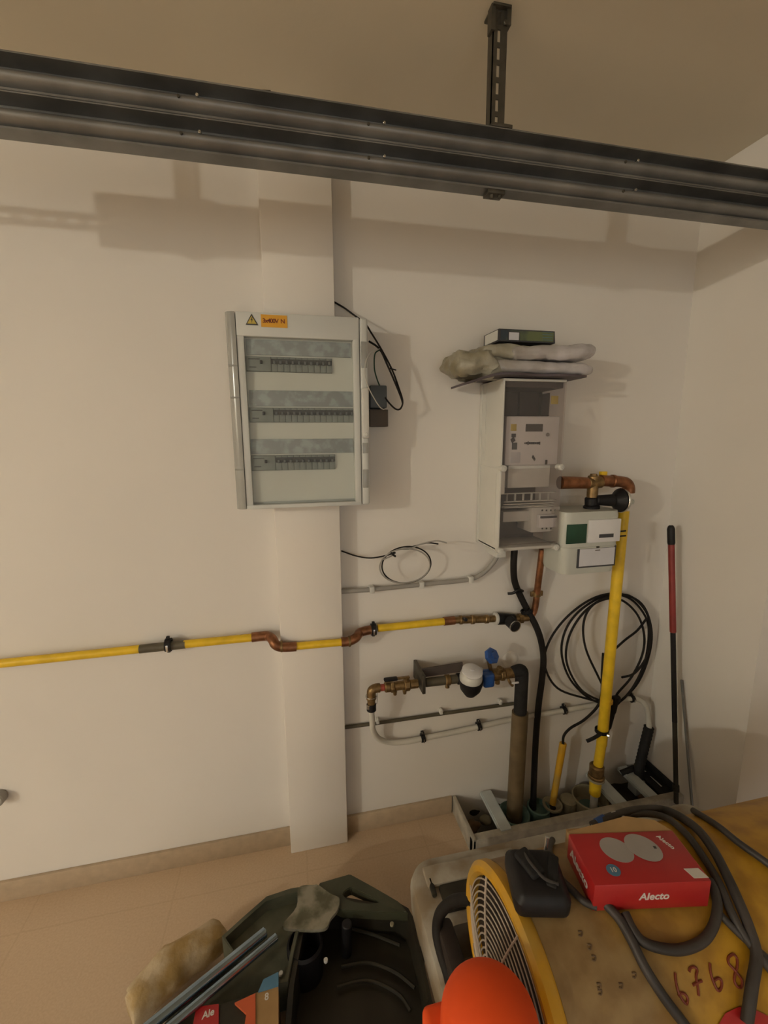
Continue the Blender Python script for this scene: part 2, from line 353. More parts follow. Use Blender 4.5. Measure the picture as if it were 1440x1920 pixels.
t = thing('added_fill_panel', 'square glowing fill panel added under the ceiling left of and behind the camera', 'lamp', (-2.6, -1.2, ZC))  # out-of-view panel added for soft fill, not a fitting of the room
bm = nb(); bx(bm, -3.05, -2.15, -1.65, -.75, ZC - .03, ZC, .004); part('fill_panel_frame', bm, M['lightgrey'], t)
PM = bpy.data.materials.new('glowing_fill_panel'); PM.use_nodes = True; nt = PM.node_tree; nt.nodes.remove(nt.nodes['Principled BSDF'])
em = nt.nodes.new('ShaderNodeEmission'); em.inputs[0].default_value = (1.0, 0.95, 0.84, 1); em.inputs[1].default_value = FILL_PANEL_POWER
nt.links.new(em.outputs[0], nt.nodes['Material Output'].inputs['Surface'])
bm = nb(); bx(bm, -3.02, -2.18, -1.62, -.78, ZC - .034, ZC - .0305); part('fill_surface', bm, PM, t)

# ================================================================ RAIL
t = thing('garage_door_track', 'double galvanised steel track hanging across the top of the room', 'rail', (0.5, 1.06, 2.115))
RX0, RX1 = -0.979, 2.7
def prof(x, pts): return [Vector((x, y, z)) for y, z in pts]
def arc_pts(yc, zc, r, a0, a1, n, sy=1.0):
    return [(yc + sy * r * math.cos(math.radians(a0 + (a1 - a0) * i / n)), zc + r * math.sin(math.radians(a0 + (a1 - a0) * i / n))) for i in range(n + 1)]
for z0, nm in ((2.182, 'upper_channel'), (2.117, 'lower_channel')):
    # C channel with a rounded front belly and a recessed lip above it
    pts = [(1.086, z0 + 0.062), (1.046, z0 + 0.062), (1.043, z0 + 0.059), (1.043, z0 + 0.057), (1.080, z0 + 0.056), (1.080, z0 + 0.041), (1.062, z0 + 0.041)]
    pts += [(1.060 - 0.020 * math.sin(PI * i / 10) , z0 + 0.040 - 0.034 * (i / 10)) for i in range(11)]
    pts += [(1.050, z0 + 0.004), (1.050, z0), (1.086, z0)]
    bm = nb(); loft(bm, [prof(RX0, pts), prof(RX1, pts)]); part(nm, bm, M['galv'], t)
for px in (340, 690, 1175):
    for dx, row in ((0, 0), (0.035, 0)):
        for zz in (2.206, 2.141):
            p = W(px, 240, 1.045); bm = nb(); cyl(bm, (p.x + dx, 1.048, zz + dx * 0.2), (p.x + dx, 1.037, zz + dx * 0.2), 0.0032, seg=8); part('rivet', bm, M['chrome'] if dx else M['galvdark'], t)

def perforated(bm, x, y, z0, z1, wdt=0.036, fl=0.022, pitch=0.032):
    n = int((z1 - z0) / pitch); e = wdt * 0.34
    bx(bm, x - wdt / 2, x - wdt / 2 + e, y - 0.0015, y + 0.0015, z0, z1); bx(bm, x + wdt / 2 - e * 1.3, x + wdt / 2, y - 0.0015, y + 0.0015, z0, z1)
    for i in range(n + 1):
        zz = z0 + (z1 - z0) * i / n; bx(bm, x - wdt / 2 + e, x + wdt / 2 - e * 1.3, y - 0.0015, y + 0.0015, max(z0, zz - 0.005), min(z1, zz + 0.005))
    bx(bm, x - wdt / 2, x - wdt / 2 + 0.003, y - 0.0015, y + fl, z0, z1)
for x, lb in ((0.506, 'perforated steel hanger bolted between ceiling and double track'), (-0.775, 'perforated steel hanger near the left end of the track')):
    t = thing('track_hanger', lb, 'bracket', (x, 1.06, 2.245))
    bm = nb(); perforated(bm, x, 1.062, 2.245, ZC - 0.004); part('perforated_strut', bm, M['galvdark'], t)
    bm = nb(); bx(bm, x - 0.022, x + 0.022, 1.05, 1.10, ZC - 0.005, ZC, 0.001); cyl(bm, (x + 0.012, 1.055, ZC - 0.03), (x + 0.012, 1.066, ZC - 0.03), 0.006, seg=6)
    bx(bm, x - 0.024, x - 0.014, 1.055, 1.075, ZC - 0.05, ZC); bx(bm, x + 0.014, x + 0.024, 1.055, 1.075, ZC - 0.035, ZC); part('ceiling_foot', bm, M['galvdark'], t)
    bm = nb(); bx(bm, x - 0.02, x + 0.032, 1.045, 1.085, 2.2445, 2.252, 0.001); part('clamp_plate', bm, M['galvdark'], t)
    bm = nb(); bx(bm, x - 0.022, x + 0.022, 1.05, 1.08, 2.108, 2.1165, 0.001); cyl(bm, (x - 0.008, 1.06, 2.118), (x - 0.008, 1.06, 2.10), 0.006, seg=6); cyl(bm, (x + 0.012, 1.06, 2.118), (x + 0.012, 1.06, 2.103), 0.005, seg=6); part('bottom_bolt', bm, M['galvdark'], t)
# perforated bar carrying the track on to the left, out of frame
t = thing('perforated_bar', 'perforated steel bar running on from the left end of the track', 'bracket', (-1.3, 1.07, 2.14))
bm = nb()
for a, b in ((2.150, 2.166), (2.176, 2.192)): bx(bm, -2.1, RX0 + 0.03, 1.083, 1.086, a, b)
for i in range(26): x = -2.1 + i * 0.049; bx(bm, x, x + 0.022, 1.083, 1.086, 2.166, 2.176)
part('bar', bm, M['galvdark'], t)

# ================================================================ DISTRIBUTION BOARD
YB = 1.3590
a = W(418, 580, YB); b = W(692, 948, YB); a2 = W(443, 955, YB); b2 = W(692, 597, YB)
BX0, BX1 = (a.x + a2.x) / 2, (b.x + b2.x) / 2; BZ1, BZ0 = (a.z + b2.z) / 2, (b.z + a2.z) / 2
t = thing('distribution_board', 'large grey electrical distribution board with three breaker rows on the pillar', 'fuse box', ((BX0 + BX1) / 2, PY, BZ0))
bm = nb(); bx(bm, BX0 + 0.006, BX1 - 0.004, 1.3860, PY, BZ0 + 0.004, BZ1 - 0.004, 0.006); part('enclosure', bm, M['boardgrey'], t)
XL = W(452, 780, YB).x; XLb = W(468, 780, YB).x; XRb = W(664, 780, YB).x; XRa = W(676, 780, YB).x
bm = nb(); bx(bm, XLb - 0.004, XRb + 0.004, 1.3800, 1.3865, BZ0 + 0.02, BZ1 - 0.045); part('cover_plate', bm, M['boardin'], t)
# door: frame with a window opening
zt = W(560, 634, YB).z; zb = W(560, 944, YB).z
door = nb(); bx(door, XL, XRa, YB, 1.3840, zt, BZ1, 0.004); bx(door, XL, XRa, YB, 1.3840, BZ0, zb, 0.003); bx(door, XRb, XRa, YB - 0.001, 1.3840, zb - 0.004, zt + 0.004, 0.005); bx(door, XL, XLb - 0.004, YB + 0.003, 1.3840, zb - 0.002, zt + 0.002, 0.002)
dpart = part('door', door, M['boardgrey'], t)
bm = nb(); bx(bm, XLb - 0.006, XRb + 0.002, 1.3660, 1.3685, zb, zt); part('window_pane', bm, M['clearpane'], dpart, 'clear window of the door')
# left and right smoked edges
bm = nb(); pts = [(BX0, 1.3920), (BX0 + 0.002, 1.3760), (BX0 + 0.010, 1.3640), (BX0 + 0.020, YB + 0.001), (XL - 0.001, YB), (XL - 0.001, 1.3920)]
loft(bm, [[Vector((x, y, z)) for x, y in pts] for z in (BZ0 + 0.001, BZ1 - 0.001)])
for zz in (0.12, 0.33, 0.42): bx(bm, BX0 + 0.004, XL - 0.002, YB - 0.0008, YB + 0.01, BZ0 + zz, BZ0 + zz + 0.004, 0.001)
part('hinge_edge', bm, M['boardband'], t, 'smoked glossy hinge edge')
bm = nb(); bx(bm, XRa + 0.001, BX1, YB + 0.001, 1.3900, BZ0, BZ1, 0.008, 3); part('latch_edge', bm, M['boardgrey'], t)
for y0, y1 in ((640, 690), (830, 850), (880, 915)):
    bm = nb(); bx(bm, XRa + 0.005, BX1 - 0.004, YB, YB + 0.01, W(684, y1, YB).z, W(684, y0, YB).z, 0.002)
    part('latch_recess', bm, M['boardband'], t, 'darker recessed latch strip')
bm = nb(); z1 = W(685, 728, YB).z; z0 = W(685, 822, YB).z
hx0, hx1 = W(678, 775, YB).x, W(691, 775, YB).x
bx(bm, hx0, hx1, YB - 0.014, YB + 0.002, z0, z1, 0.0045, 3); cyl(bm, ((hx0 + hx1) / 2, YB - 0.017, z0 + 0.012), ((hx0 + hx1) / 2, YB - 0.01, z0 + 0.012), 0.0055); part('handle', bm, M['lightgrey'], t, 'pale lever handle')
rows = ((640, 668, 671, 699, 461, 622, 657), (733, 762, 765, 792, 467, 664, 662), (823, 850, 853, 881, 470, 628, 662))
for (l0, l1, m0, m1, xa, xb, xc) in rows:
    YP = 1.3800
    bm = nb(); bx(bm, W(xa, l0, YP).x, W(xc, l0, YP).x, 1.3760, 1.3800, W(560, l1, YP).z, W(560, l0, YP).z, 0.001); part('label_strip', bm, M['labelstrip'], t, 'blue-grey printed label strip')
    x0, x1 = W(xa, m0, YP).x, W(xb, m0, YP).x; z1, z0 = W(560, m0, YP).z, W(560, m1, YP).z
    bm = nb(); bx(bm, x0, x1, 1.3775, 1.3800, z0, z1); part('module_slot', bm, M['breakerslot'], t, 'dark slot behind the breakers')
    n = max(1, round((x1 - x0) / 0.0178)); wd = (x1 - x0) / n; h = z1 - z0
    def breaker(xs, k, nm):
        bm = nb(); bx(bm, xs + 0.0005, xs + wd * k - 0.0005, 1.3735, 1.3775, z0 + 0.001, z0 + h * 0.52, 0.0006); bx(bm, xs + 0.0005, xs + wd * k - 0.0005, 1.3735, 1.3775, z1 - h * 0.14, z1 - 0.001, 0.0006)
        if k > 1: bx(bm, xs + 0.001, xs + wd * k - 0.001, 1.3715, 1.3775, z0 + 0.001, z1 - 0.001, 0.001)
        p = part(nm, bm, M['breaker'], t)
        bm = nb(); q = xs + wd * k * (0.5 if k == 1 else 0.6)
        bx(bm, q - 0.0035, q + 0.0035, 1.3650, 1.3740, z0 + h * 0.50, z0 + h * 0.72, 0.001)
        if k > 1: bx(bm, xs + wd * 0.5, xs + wd * 1.6, 1.3708, 1.3717, z0 + h * 0.25, z0 + h * 0.3); bx(bm, xs + wd * 0.4, xs + wd * 2.2, 1.3708, 1.3717, z0 + h * 0.78, z0 + h * 0.84)
        part('toggle', bm, M['toggle'] if k == 1 else M['ink'], p)
    breaker(x0, 4, 'residual_current_switch')
    for i in range(4, n): breaker(x0 + i * wd, 1, 'circuit_breaker')
bm = nb(); c = W(472, 600, YB); s = 0.0175; yy = YB - 0.0008
prism(bm, [(c.x - s, yy, c.z - s * 0.8), (c.x + s, yy, c.z - s * 0.8), (c.x, yy, c.z + s * 0.95)], (0, -0.0006, 0)); st = part('warning_triangle', bm, M['ink'], t, 'black-edged electric warning triangle')
bm = nb(); s2 = s * 0.74; yy = YB - 0.0014; zc = c.z - s * 0.06
prism(bm, [(c.x - s2, yy, zc - s2 * 0.72), (c.x + s2, yy, zc - s2 * 0.72), (c.x, yy, zc + s2 * 0.95)], (0, -0.0004, 0)); part('triangle_field', bm, M['warn'], st)
bm = nb(); yy = YB - 0.0019; q = 0.001
prism(bm, [(c.x + 1.5 * q, yy, c.z + 9 * q), (c.x - 3 * q, yy, c.z - 1 * q), (c.x - 0.3 * q, yy, c.z - 1 * q), (c.x - 2 * q, yy, c.z - 9 * q), (c.x + 3 * q, yy, c.z + 1.5 * q), (c.x + 0.6 * q, yy, c.z + 1.5 * q), (c.x + 3.4 * q, yy, c.z + 9 * q)], (0, -0.0004, 0)); part('lightning_bolt', bm, M['ink'], st)
c0 = W(490, 613, YB); c1 = W(538, 592, YB)
bm = nb(); bx(bm, c0.x, c1.x, YB - 0.0014, YB, min(c0.z, c1.z), max(c0.z, c1.z), 0); sk = part('voltage_sticker', bm, M['sticker'], t, 'orange voltage sticker')
bm = text_bm('3x400V  N', 0.0165, front_at(((c0.x + c1.x) / 2 - 0.001, YB - 0.0018, (c0.z + c1.z) / 2)), 0.0003, spacing=0.85); part('sticker_text', bm, M['inkred'], sk)

# cables and little boxes at the right of the board
t = thing('junction_box', 'small slate grey box on the wall just right of the distribution board', 'junction box', tuple(W(711, 765, 1.47)))
p0 = W(694, 722, 1.42); p1 = W(726, 765, 1.42)
bm = nb(); bx(bm, p0.x, p1.x, 1.42, YW, p1.z, p0.z, 0.004); part('upper_case', bm, M['junction'], t)
p2 = W(728, 800, 1.43); bm = nb(); bx(bm, p0.x, p2.x, 1.43, YW, p2.z, p1.z - 0.004, 0.002); part('lower_block', bm, M['brownbox'], t, 'brown block under the box')  # brown block directly below the slate box
def cab(name, pts, r, material, label, cat='cable', n=8, seg=8, group=None):
    bm = nb(); tube(bm, smooth(pts, n), r, seg); return solo(name, bm, M[material], label, cat, group)
cab('cable', [W(626, 566, 1.475), W(645, 577, 1.465), W(664, 591, 1.45), W(684, 606, 1.42), W(696, 624, 1.41), W(715, 655, 1.405), W(735, 693, 1.405), W(748, 728, 1.405), W(755, 752, 1.405), W(751, 766, 1.41), W(742, 767, 1.415), W(730, 756, 1.42), W(722, 745, 1.42)], 0.0028, 'blackrub', 'black cable looping down from above the distribution board to the slate box')
cab('cable', [W(692, 640, 1.42), W(712, 655, 1.40), W(727, 686, 1.40), W(741, 718, 1.40), W(752, 745, 1.40), W(755, 756, 1.40)], 0.0032, 'blackrub', 'thicker black cable tied alongside, ending in mid air right of the distribution board')
cab('cable', [W(728, 690, 1.404), W(743, 694, 1.40)], 0.0022, 'black', 'short black tie tail on the cable loop beside the distribution board', 'cable tie')
cab('cable', [W(712, 656, 1.42), W(703, 664, 1.42), W(702, 690, 1.42), W(706, 708, 1.42), W(712, 724, 1.425)], 0.0022, 'green', 'thin dark green cable entering the top of the slate box')
cab('cable', [W(712, 654, 1.40), W(697, 660, 1.36), W(687, 676, 1.335), W(684, 700, 1.325), W(690, 724, 1.325), W(700, 744, 1.34), W(712, 763, 1.36), W(720, 768, 1.37)], 0.0016, 'whitewire', 'thin pale wire hanging in front of the distribution board handle')

# coiled cable on the wall lower down
def ell(cx, cy, rx, ry, a0, a1, n, Y, tilt=0):
    out = []
    for i in range(n + 1):
        a = math.radians(a0 + (a1 - a0) * i / n); x = rx * math.cos(a); y = ry * math.sin(a)
        out.append(W(cx + x * math.cos(tilt) - y * math.sin(tilt), cy + x * math.sin(tilt) + y * math.cos(tilt), Y + 0.004 * math.sin(i)))
    return out
cab('cable_coil', [W(640, 1033, 1.475), W(670, 1043, 1.46), W(700, 1046, 1.44), W(740, 1037, 1.43)] + ell(762, 1059, 46, 34, -125, 290, 18, 1.425, -0.15) + [W(800, 1018, 1.42), W(822, 1020, 1.41)], 0.0026, 'blackrub', 'thin black cable coiled on the wall above the grey conduit, right of the pillar')
cab('cable_coil', [W(735, 1042, 1.428)] + ell(759, 1061, 47, 32, -150, 285, 18, 1.42, -0.1) + [W(790, 1020, 1.415), W(818, 1014, 1.40), W(838, 1018, 1.39)], 0.0027, 'greyconduit', 'grey cable coiled together with the thin black one above the conduit')
cab('cable_tie', [W(733, 1036, 1.42), W(737, 1040, 1.41), W(741, 1043, 1.42)], 0.004, 'black', 'small black tie holding the coiled wall cables', 'cable tie')

# ================================================================ GREY CONDUIT
t = thing('grey_conduit', 'grey conduit curving up from behind the pillar to the meter cabinet', 'conduit', tuple(W(760, 1110, 1.47)))
cp = [W(640, 1109, 1.462), W(700, 1105, 1.462), W(790, 1096, 1.462), W(862, 1089, 1.462), W(888, 1084, 1.462), W(908, 1073, 1.46), W(924, 1056, 1.45), W(934, 1040, 1.44)]
bm = nb(); tube(bm, smooth(cp, 8), 0.0085, 12); part('tube', bm, M['greyconduit'], t)
for px, py in ((697, 1105), (790, 1096), (882, 1086)):
    p = W(px, py, 1.462); bm = nb(); bx(bm, p.x - 0.009, p.x + 0.009, 1.449, YW, p.z - 0.0125, p.z + 0.0125, 0.003); part('clip', bm, M['lightgrey'], t, 'pale plastic clip')
p = W(934, 1038, 1.40); bm = nb(); cyl(bm, p, p + Vector((0.006, -0.005, 0.035)), 0.017, 0.013); bx(bm, p.x - 0.014, p.x + 0.024, 1.385, YW, p.z - 0.012, p.z + 0.012, 0.004); part('gland', bm, M['lightgrey'], t, 'pale gland at the cabinet')

# ================================================================ GAS PIPE RUN
GY = 1.452; gr = 0.0135
t = thing('gas_pipe', 'yellow gas pipe running along the wall and around the pillar', 'pipe', tuple(W(300, 1215, 1.46)))
pz = lambda px: 1245 - (px) * 0.1035 if px < 500 else 0
def seg(name, pts, r, m_, lab=None, s=12): b_ = nb(); tube(b_, pts, r, s); return part(name, b_, M[m_], t, lab)
pA = W(0, 1244, GY); pB = W(480, 1194, GY)
dirn = (pB - pA); far = pA - dirn * 2.2
seg('pipe', [far, W(270, 1216, GY)], gr, 'yellow')
seg('bare_section', [W(262, 1217, GY), W(348, 1208, GY)], gr * 1.04, 'darkrod', 'bare scuffed section of pipe')
seg('pipe', [W(345, 1208, GY), W(476, 1195, GY)], gr, 'yellow')
PYF = PY - 0.020
seg('elbow', smooth([W(472, 1195, GY), W(490, 1193, GY), W(503, 1193, GY - 0.004), W(511, 1199, 1.425), W(516, 1208, PYF), W(528, 1213, PYF), W(556, 1212, PYF)], 6), gr * 1.22, 'copper', 'copper double elbow')
seg('pipe', [W(550, 1212, PYF), W(642, 1204, PYF)], gr * 0.95, 'yellow')
seg('elbow', smooth([W(640, 1204, PYF), W(655, 1202, PYF), W(668, 1195, 1.418), W(674, 1187, GY - 0.003), W(684, 1183, GY), W(700, 1180, GY)], 6), gr * 1.22, 'copper', 'copper double elbow')
seg('pipe', [W(708, 1178, GY), W(834, 1165, GY)], gr, 'yellow')
seg('fitting', [W(832, 1165, GY), W(852, 1163, GY)], gr * 1.2, 'copper', 'copper coupling')
p = W(850, 1163, GY); q = W(930, 1160, GY)
bm = nb(); d = (q - p); 
for a_, b_, rr in ((0.0, .16, .013), (.14, .2, .017), (.2, .42, .0145), (.40, .48, .018), (.48, .74, .0145), (.72, .82, .017), (.82, 1.0, .0135)): cyl(bm, p + d * a_, p + d * b_, rr, seg=14)
part('valve_body', bm, M['brass'], t, 'brass valve body')
bm = nb(); k = W(868, 1158, GY); cyl(bm, k + Vector((0, -.012, 0)), k + Vector((0, -.03, .004)), 0.007); part('valve_spindle', bm, M['black'], t)
bm = nb(); p = W(927, 1160, GY); q = W(965, 1161, GY); cyl(bm, p, p + (q - p) * 0.12, 0.024, seg=18); part('collar', bm, M['lightgrey'], t, 'pale collar ring')
bm = nb(); cyl(bm, p + (q - p) * .1, q, 0.0235, 0.020, seg=20); c = W(954, 1163, 1.43); cyl(bm, c, c + Vector((0.006, -.045, -0.008)), 0.022, seg=20); part('regulator_body', bm, M['black'], t, 'black gas regulator')
bm = nb(); cc = c + Vector((0.006, -.041, -0.008)); lathe2(bm, cc, (0.1, -1, -.15), [(0.0235, -.003), (0.0235, .001), (0.019, .001), (0.019, -.003)], 24, False); part('cap_ring', bm, M['chrome'], t)
seg('fitting', [W(962, 1160, GY), W(990, 1158, GY)], 0.014, 'brass', 'brass union'); seg('nut', [W(972, 1159.5, GY), W(980, 1159, GY)], 0.019, 'brass', None, 6)
seg('riser', smooth([W(984, 1159, GY), W(996, 1154, GY), W(1003, 1140, GY), W(1007, 1110, 1.447), W(1012, 1070, 1.43), W(1017, 1030, 1.42)], 6), 0.0125, 'copper', 'bare copper riser into the meter cabinet')
bm = nb(); p = W(1006, 1113, GY); cyl(bm, p + Vector((0, 0, -.012)), p + Vector((0, 0, .012)), .0165, seg=14); bx(bm, p.x - .026, p.x + .026, p.y - .004, p.y + .004, p.z - .01, p.z + .01, .001); bx(bm, p.x + .01, p.x + .02, p.y, YW, p.z - .006, p.z + .004); part('pipe_clamp', bm, M['brass'], t)
for px, py in ((316, 1209), (700, 1180)):
    p = W(px, py, GY); bm = nb(); lathe2(bm, p, (1, 0, 0), [(gr * 1.05, -.009), (gr * 1.62, -.009), (gr * 1.62, .009), (gr * 1.05, .009)], 20, False)
    bx(bm, p.x - .005, p.x + .005, p.y - .005, p.y + .005, p.z + gr * 1.3, p.z + gr * 1.3 + .012, .001); bx(bm, p.x - .005, p.x + .005, p.y - .005, p.y + .005, p.z - gr * 1.3 - .008, p.z - gr * 1.3, .001)
    o_ = part('pipe_clamp', bm, M['black'], t, 'rubber-lined black clamp')
    bm = nb(); bx(bm, p.x - .0035, p.x + .0035, p.y - gr * 1.75, p.y - gr * 1.5, p.z - .014, p.z + .008, .001); cyl(bm, (p.x, p.y + gr, p.z), (p.x, YW, p.z), .004, seg=8); part('clamp_screw', bm, M['chrome'], o_)
for px, py in ((528, 1212), (655, 1202.5)):
    p = W(px, py, PYF); bm = nb(); cyl(bm, (p.x - .004, p.y, p.z), (p.x + .004, p.y, p.z), gr * 1.42, seg=16); part('solder_ring', bm, M['brass'], t)

# ================================================================ ELECTRICITY METER CABINET
YC = 1.305
L0 = W(940, 870, YC).x; R0x = W(1056, 870, YC).x; TZ1 = W(1000, 712, YC).z; TZ0 = W(1000, 1030, YC).z
t = thing('meter_cabinet', 'tall pale cabinet with clear front covers mounted on the wall right of centre', 'meter cabinet', ((L0 + R0x) / 2, YW, TZ0))
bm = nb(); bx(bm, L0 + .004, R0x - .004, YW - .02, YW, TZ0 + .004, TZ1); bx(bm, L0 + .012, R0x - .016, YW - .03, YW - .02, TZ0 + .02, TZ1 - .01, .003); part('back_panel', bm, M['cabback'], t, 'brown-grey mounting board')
bm = nb(); bx(bm, L0, L0 + .007, YC + .006, YW, TZ0, TZ1, .002)
zm = W(900, 875, 1.4).z
bx(bm, L0 - .002, L0 + .001, YC + .004, YW - .001, zm - .003, zm + .003, .001)
bx(bm, L0 - .003, L0 + .001, YW - .02, YW - .001, TZ0 - .004, TZ1, .001)
bx(bm, L0 - .0015, L0, YC + .03, YC + .033, TZ0 + .02, zm - .02); bx(bm, L0 - .0015, L0, YW - .05, YW - .047, zm + .02, TZ1 - .02)
part('side_panel', bm, M['cabside'], t)
bm = nb(); bx(bm, L0, R0x, YC + .006, YW, TZ1 - .004, TZ1 + .004, .002); bx(bm, L0, R0x, YC + .01, YW, TZ0 - .003, TZ0 + .008, .002); part('end_panel', bm, M['cabside'], t)
bm = nb(); bx(bm, R0x - .005, R0x, YC + .006, YW, TZ0, TZ1, .002); part('side_panel', bm, M['clear'], t, 'clear right side panel')
zq_ = W(1000, 876, YC).z
bm = nb(); bx(bm, L0 + .007, L0 + .010, YC + .02, YW - .02, TZ0 + .02, TZ1 - .004); bx(bm, L0 + .007, R0x - .005, YC + .018, YW - .02, TZ1 - .022, TZ1 - .004); bx(bm, R0x - .009, R0x - .006, YC + .09, YW - .03, zq_, TZ1 - .03); part('lining_and_shade_strip', bm, M['cabback'], t)  # right strip puts the shadow beside the meter in as a dark panel
zs = W(1000, 876, YC).z; zq = W(1000, 940, YC).z
bm = nb(); bx(bm, L0 + .004, R0x - .002, YC, YC + .005, TZ0 + .02, zs - .004, .002); bx(bm, L0 + .004, R0x - .002, YC, YC + .02, TZ0, TZ0 + .02, .003); part('lower_cover', bm, M['clear'], t, 'clear lower cover')
bm = nb(); bx(bm, L0 + .004, R0x - .002, YC + .012, YC + .016, zs + .004, TZ1 - .004, .001); part('upper_cover', bm, M['clear'], t, 'clear upper cover')
for x in (L0 + .004, R0x - .012):
    for z in (zs - .002, TZ0 + .002):
        bm = nb(); cyl(bm, (x + .004, YC + .02, z), (x + .004, YC - .006, z), .011, seg=16); cyl(bm, (x + .004, YC + .001, z), (x + .004, YC - .009, z), .0045, seg=6); part('cover_screw', bm, M['lightgrey'], t)
bm = nb(); bx(bm, L0 + .004, L0 + .022, YC + .008, YC + .03, zs - .09, zs - .008, .005); part('cover_post', bm, M['lightgrey'], t)
p0, p1 = W(1034, 742, 1.325), W(1046, 758, 1.325); bm = nb(); bx(bm, p0.x, p1.x, 1.324, 1.327, p1.z, p0.z, .0005); part('note', bm, M['warn'], t, 'small cream tag')
bm = nb(); xg = W(1034, 800, 1.4).x
for i, px in enumerate((974, 1014)): p0 = W(px, 742, 1.44); bx(bm, p0.x, p0.x + .003, 1.435, 1.452, W(px, 778, 1.44).z, W(px, 735, 1.44).z)
part('divider', bm, M['galvdark'], t)
# busbar rails and terminal block
bm = nb()
for yy in (926, 941, 946, 952): p0, p1 = W(944, yy, 1.345), W(1042, yy - 2, 1.345); bx(bm, p0.x, p1.x, 1.34, 1.352, p0.z - .0015, p0.z + .0015, .0005)
for i in range(6): p0 = W(950 + i * 15.5, 934, 1.345); bx(bm, p0.x, p0.x + .0022, 1.342, 1.352, W(950, 941, 1.345).z, W(950, 927, 1.345).z)
bx(bm, W(944, 930, 1.345).x, W(1042, 930, 1.345).x, 1.352, YW - .03, W(944, 953, 1.345).z, W(944, 950, 1.345).z)
part('busbar_rack', bm, M['lightgrey'], t)
bm = nb(); p0, p1 = W(944, 960, 1.37), W(1008, 976, 1.37); bx(bm, p0.x, p1.x, 1.37, 1.4, p1.z, p0.z, .002); part('din_rail_cover', bm, M['lightgrey'], t)
p0, p1 = W(998, 952, 1.35), W(1048, 996, 1.35); br = nb(); bx(br, p0.x, p1.x, 1.352, YW - .03, p1.z, p0.z, .003)
brk = part('main_breaker', br, M['lightgrey'], t, 'white four-pole main breaker')
p2, p3 = W(1012, 966, 1.335), W(1049, 988, 1.335); bm = nb(); bx(bm, p2.x, p3.x, 1.334, 1.354, p3.z, p2.z, .003); part('breaker_face', bm, M['meter'], brk)
bm = nb(); bx(bm, p2.x + .002, p3.x - .001, 1.329, 1.336, p2.z - .011, p2.z - .004, .001); part('toggle_bar', bm, M['ink'], brk, 'black toggle bar')
bm = nb()
for i in range(4):
    for yy in (957, 991): q = W(1017 + i * 8, yy, 1.351); bx(bm, q.x - .003, q.x + .003, 1.3505, 1.353, q.z - .003, q.z + .003, .001)
part('terminal_screw', bm, M['ink'], brk)
# electricity meter inside
YM = 1.333
a_, b_ = W(950, 780, YM), W(1045, 871, YM)
t = thing('electricity_meter', 'white digital electricity meter behind the clear upper cabinet cover', 'electricity meter', ((a_.x + b_.x) / 2, YW - .03, b_.z))
bm = nb(); bx(bm, a_.x, b_.x, YM, 1.40, b_.z, a_.z, .005); bx(bm, a_.x + .012, b_.x - .02, 1.40, YW - .03, b_.z + .01, a_.z - .02); part('housing', bm, M['meter'], t)
def mp(px, py): return W(px, py, YM)
def plate(nm, x0, y0, x1, y1, m_, th=.0012, par=None, lab=None):
    p, q = mp(x0, y0), mp(x1, y1); b_ = nb(); bx(b_, p.x, q.x, YM - th, YM + .001, q.z, p.z, .0003); return part(nm, b_, M[m_], par or t, lab)
plate('display', 986, 795, 1017, 809, 'lcd', .0015, None, 'dark display window')
plate('yellow_tag', 958, 795, 968, 808, 'warn'); plate('port', 959, 813, 967, 820, 'ink'); plate('blue_tag', 960, 830, 969, 843, 'junction')
plate('white_sticker', 958, 848, 975, 868, 'paperwhite')
bm = nb(); c = mp(961, 825); prism(bm, [(c.x - .008, YM - .004, c.z + .002), (c.x - .002, YM - .004, c.z - .010), (c.x + .009, YM - .004, c.z - .002), (c.x + .002, YM - .004, c.z + .010)], (0, .006, 0)); part('seal', bm, M['ink'], t, 'black seal')
bm = nb()
x = 983
for wd_, hh in ((2, 3), (3, 4), (1.5, 7), (3, 4), (2, 4), (4, 4), (3, 3.5), (4, 4), (1.5, 5.5)):
    p, q = mp(x, 831 - hh / 2), mp(x + wd_, 831 + hh / 2); bx(bm, p.x, q.x, YM - .001, YM, q.z, p.z); x += wd_ + .7
part('maker_print', bm, M['ink'], t)
bm = nb(); c = mp(1026, 815); cyl(bm, c, c + Vector((0, -.006, 0)), .006, seg=16); part('push_button', bm, M['greyconduit'], t)
bm = nb(); c = mp(1000, 859); prism(bm, [(c.x - .003, YM - .004, c.z + .010), (c.x - .006, YM - .004, c.z + .002), (c.x + .004, YM - .004, c.z - .010), (c.x + .006, YM - .004, c.z - .002)], (0, .006, 0)); part('seal', bm, M['ink'], t, 'black seal')
bm = nb(); c = mp(1024, 866); bx(bm, c.x - .004, c.x + .003, YM - .004, YM + .002, c.z - .009, c.z + .007, .001); part('seal', bm, M['galvdark'], t)
a2, b2_ = W(953, 872, YM + .006), W(1030, 913, YM + .006)
bm = nb(); bx(bm, a2.x, b2_.x, YM + .006, YW - .03, b2_.z, a2.z + .004, .004); part('terminal_cover', bm, M['lightgrey'], t, 'pale terminal cover under the meter')

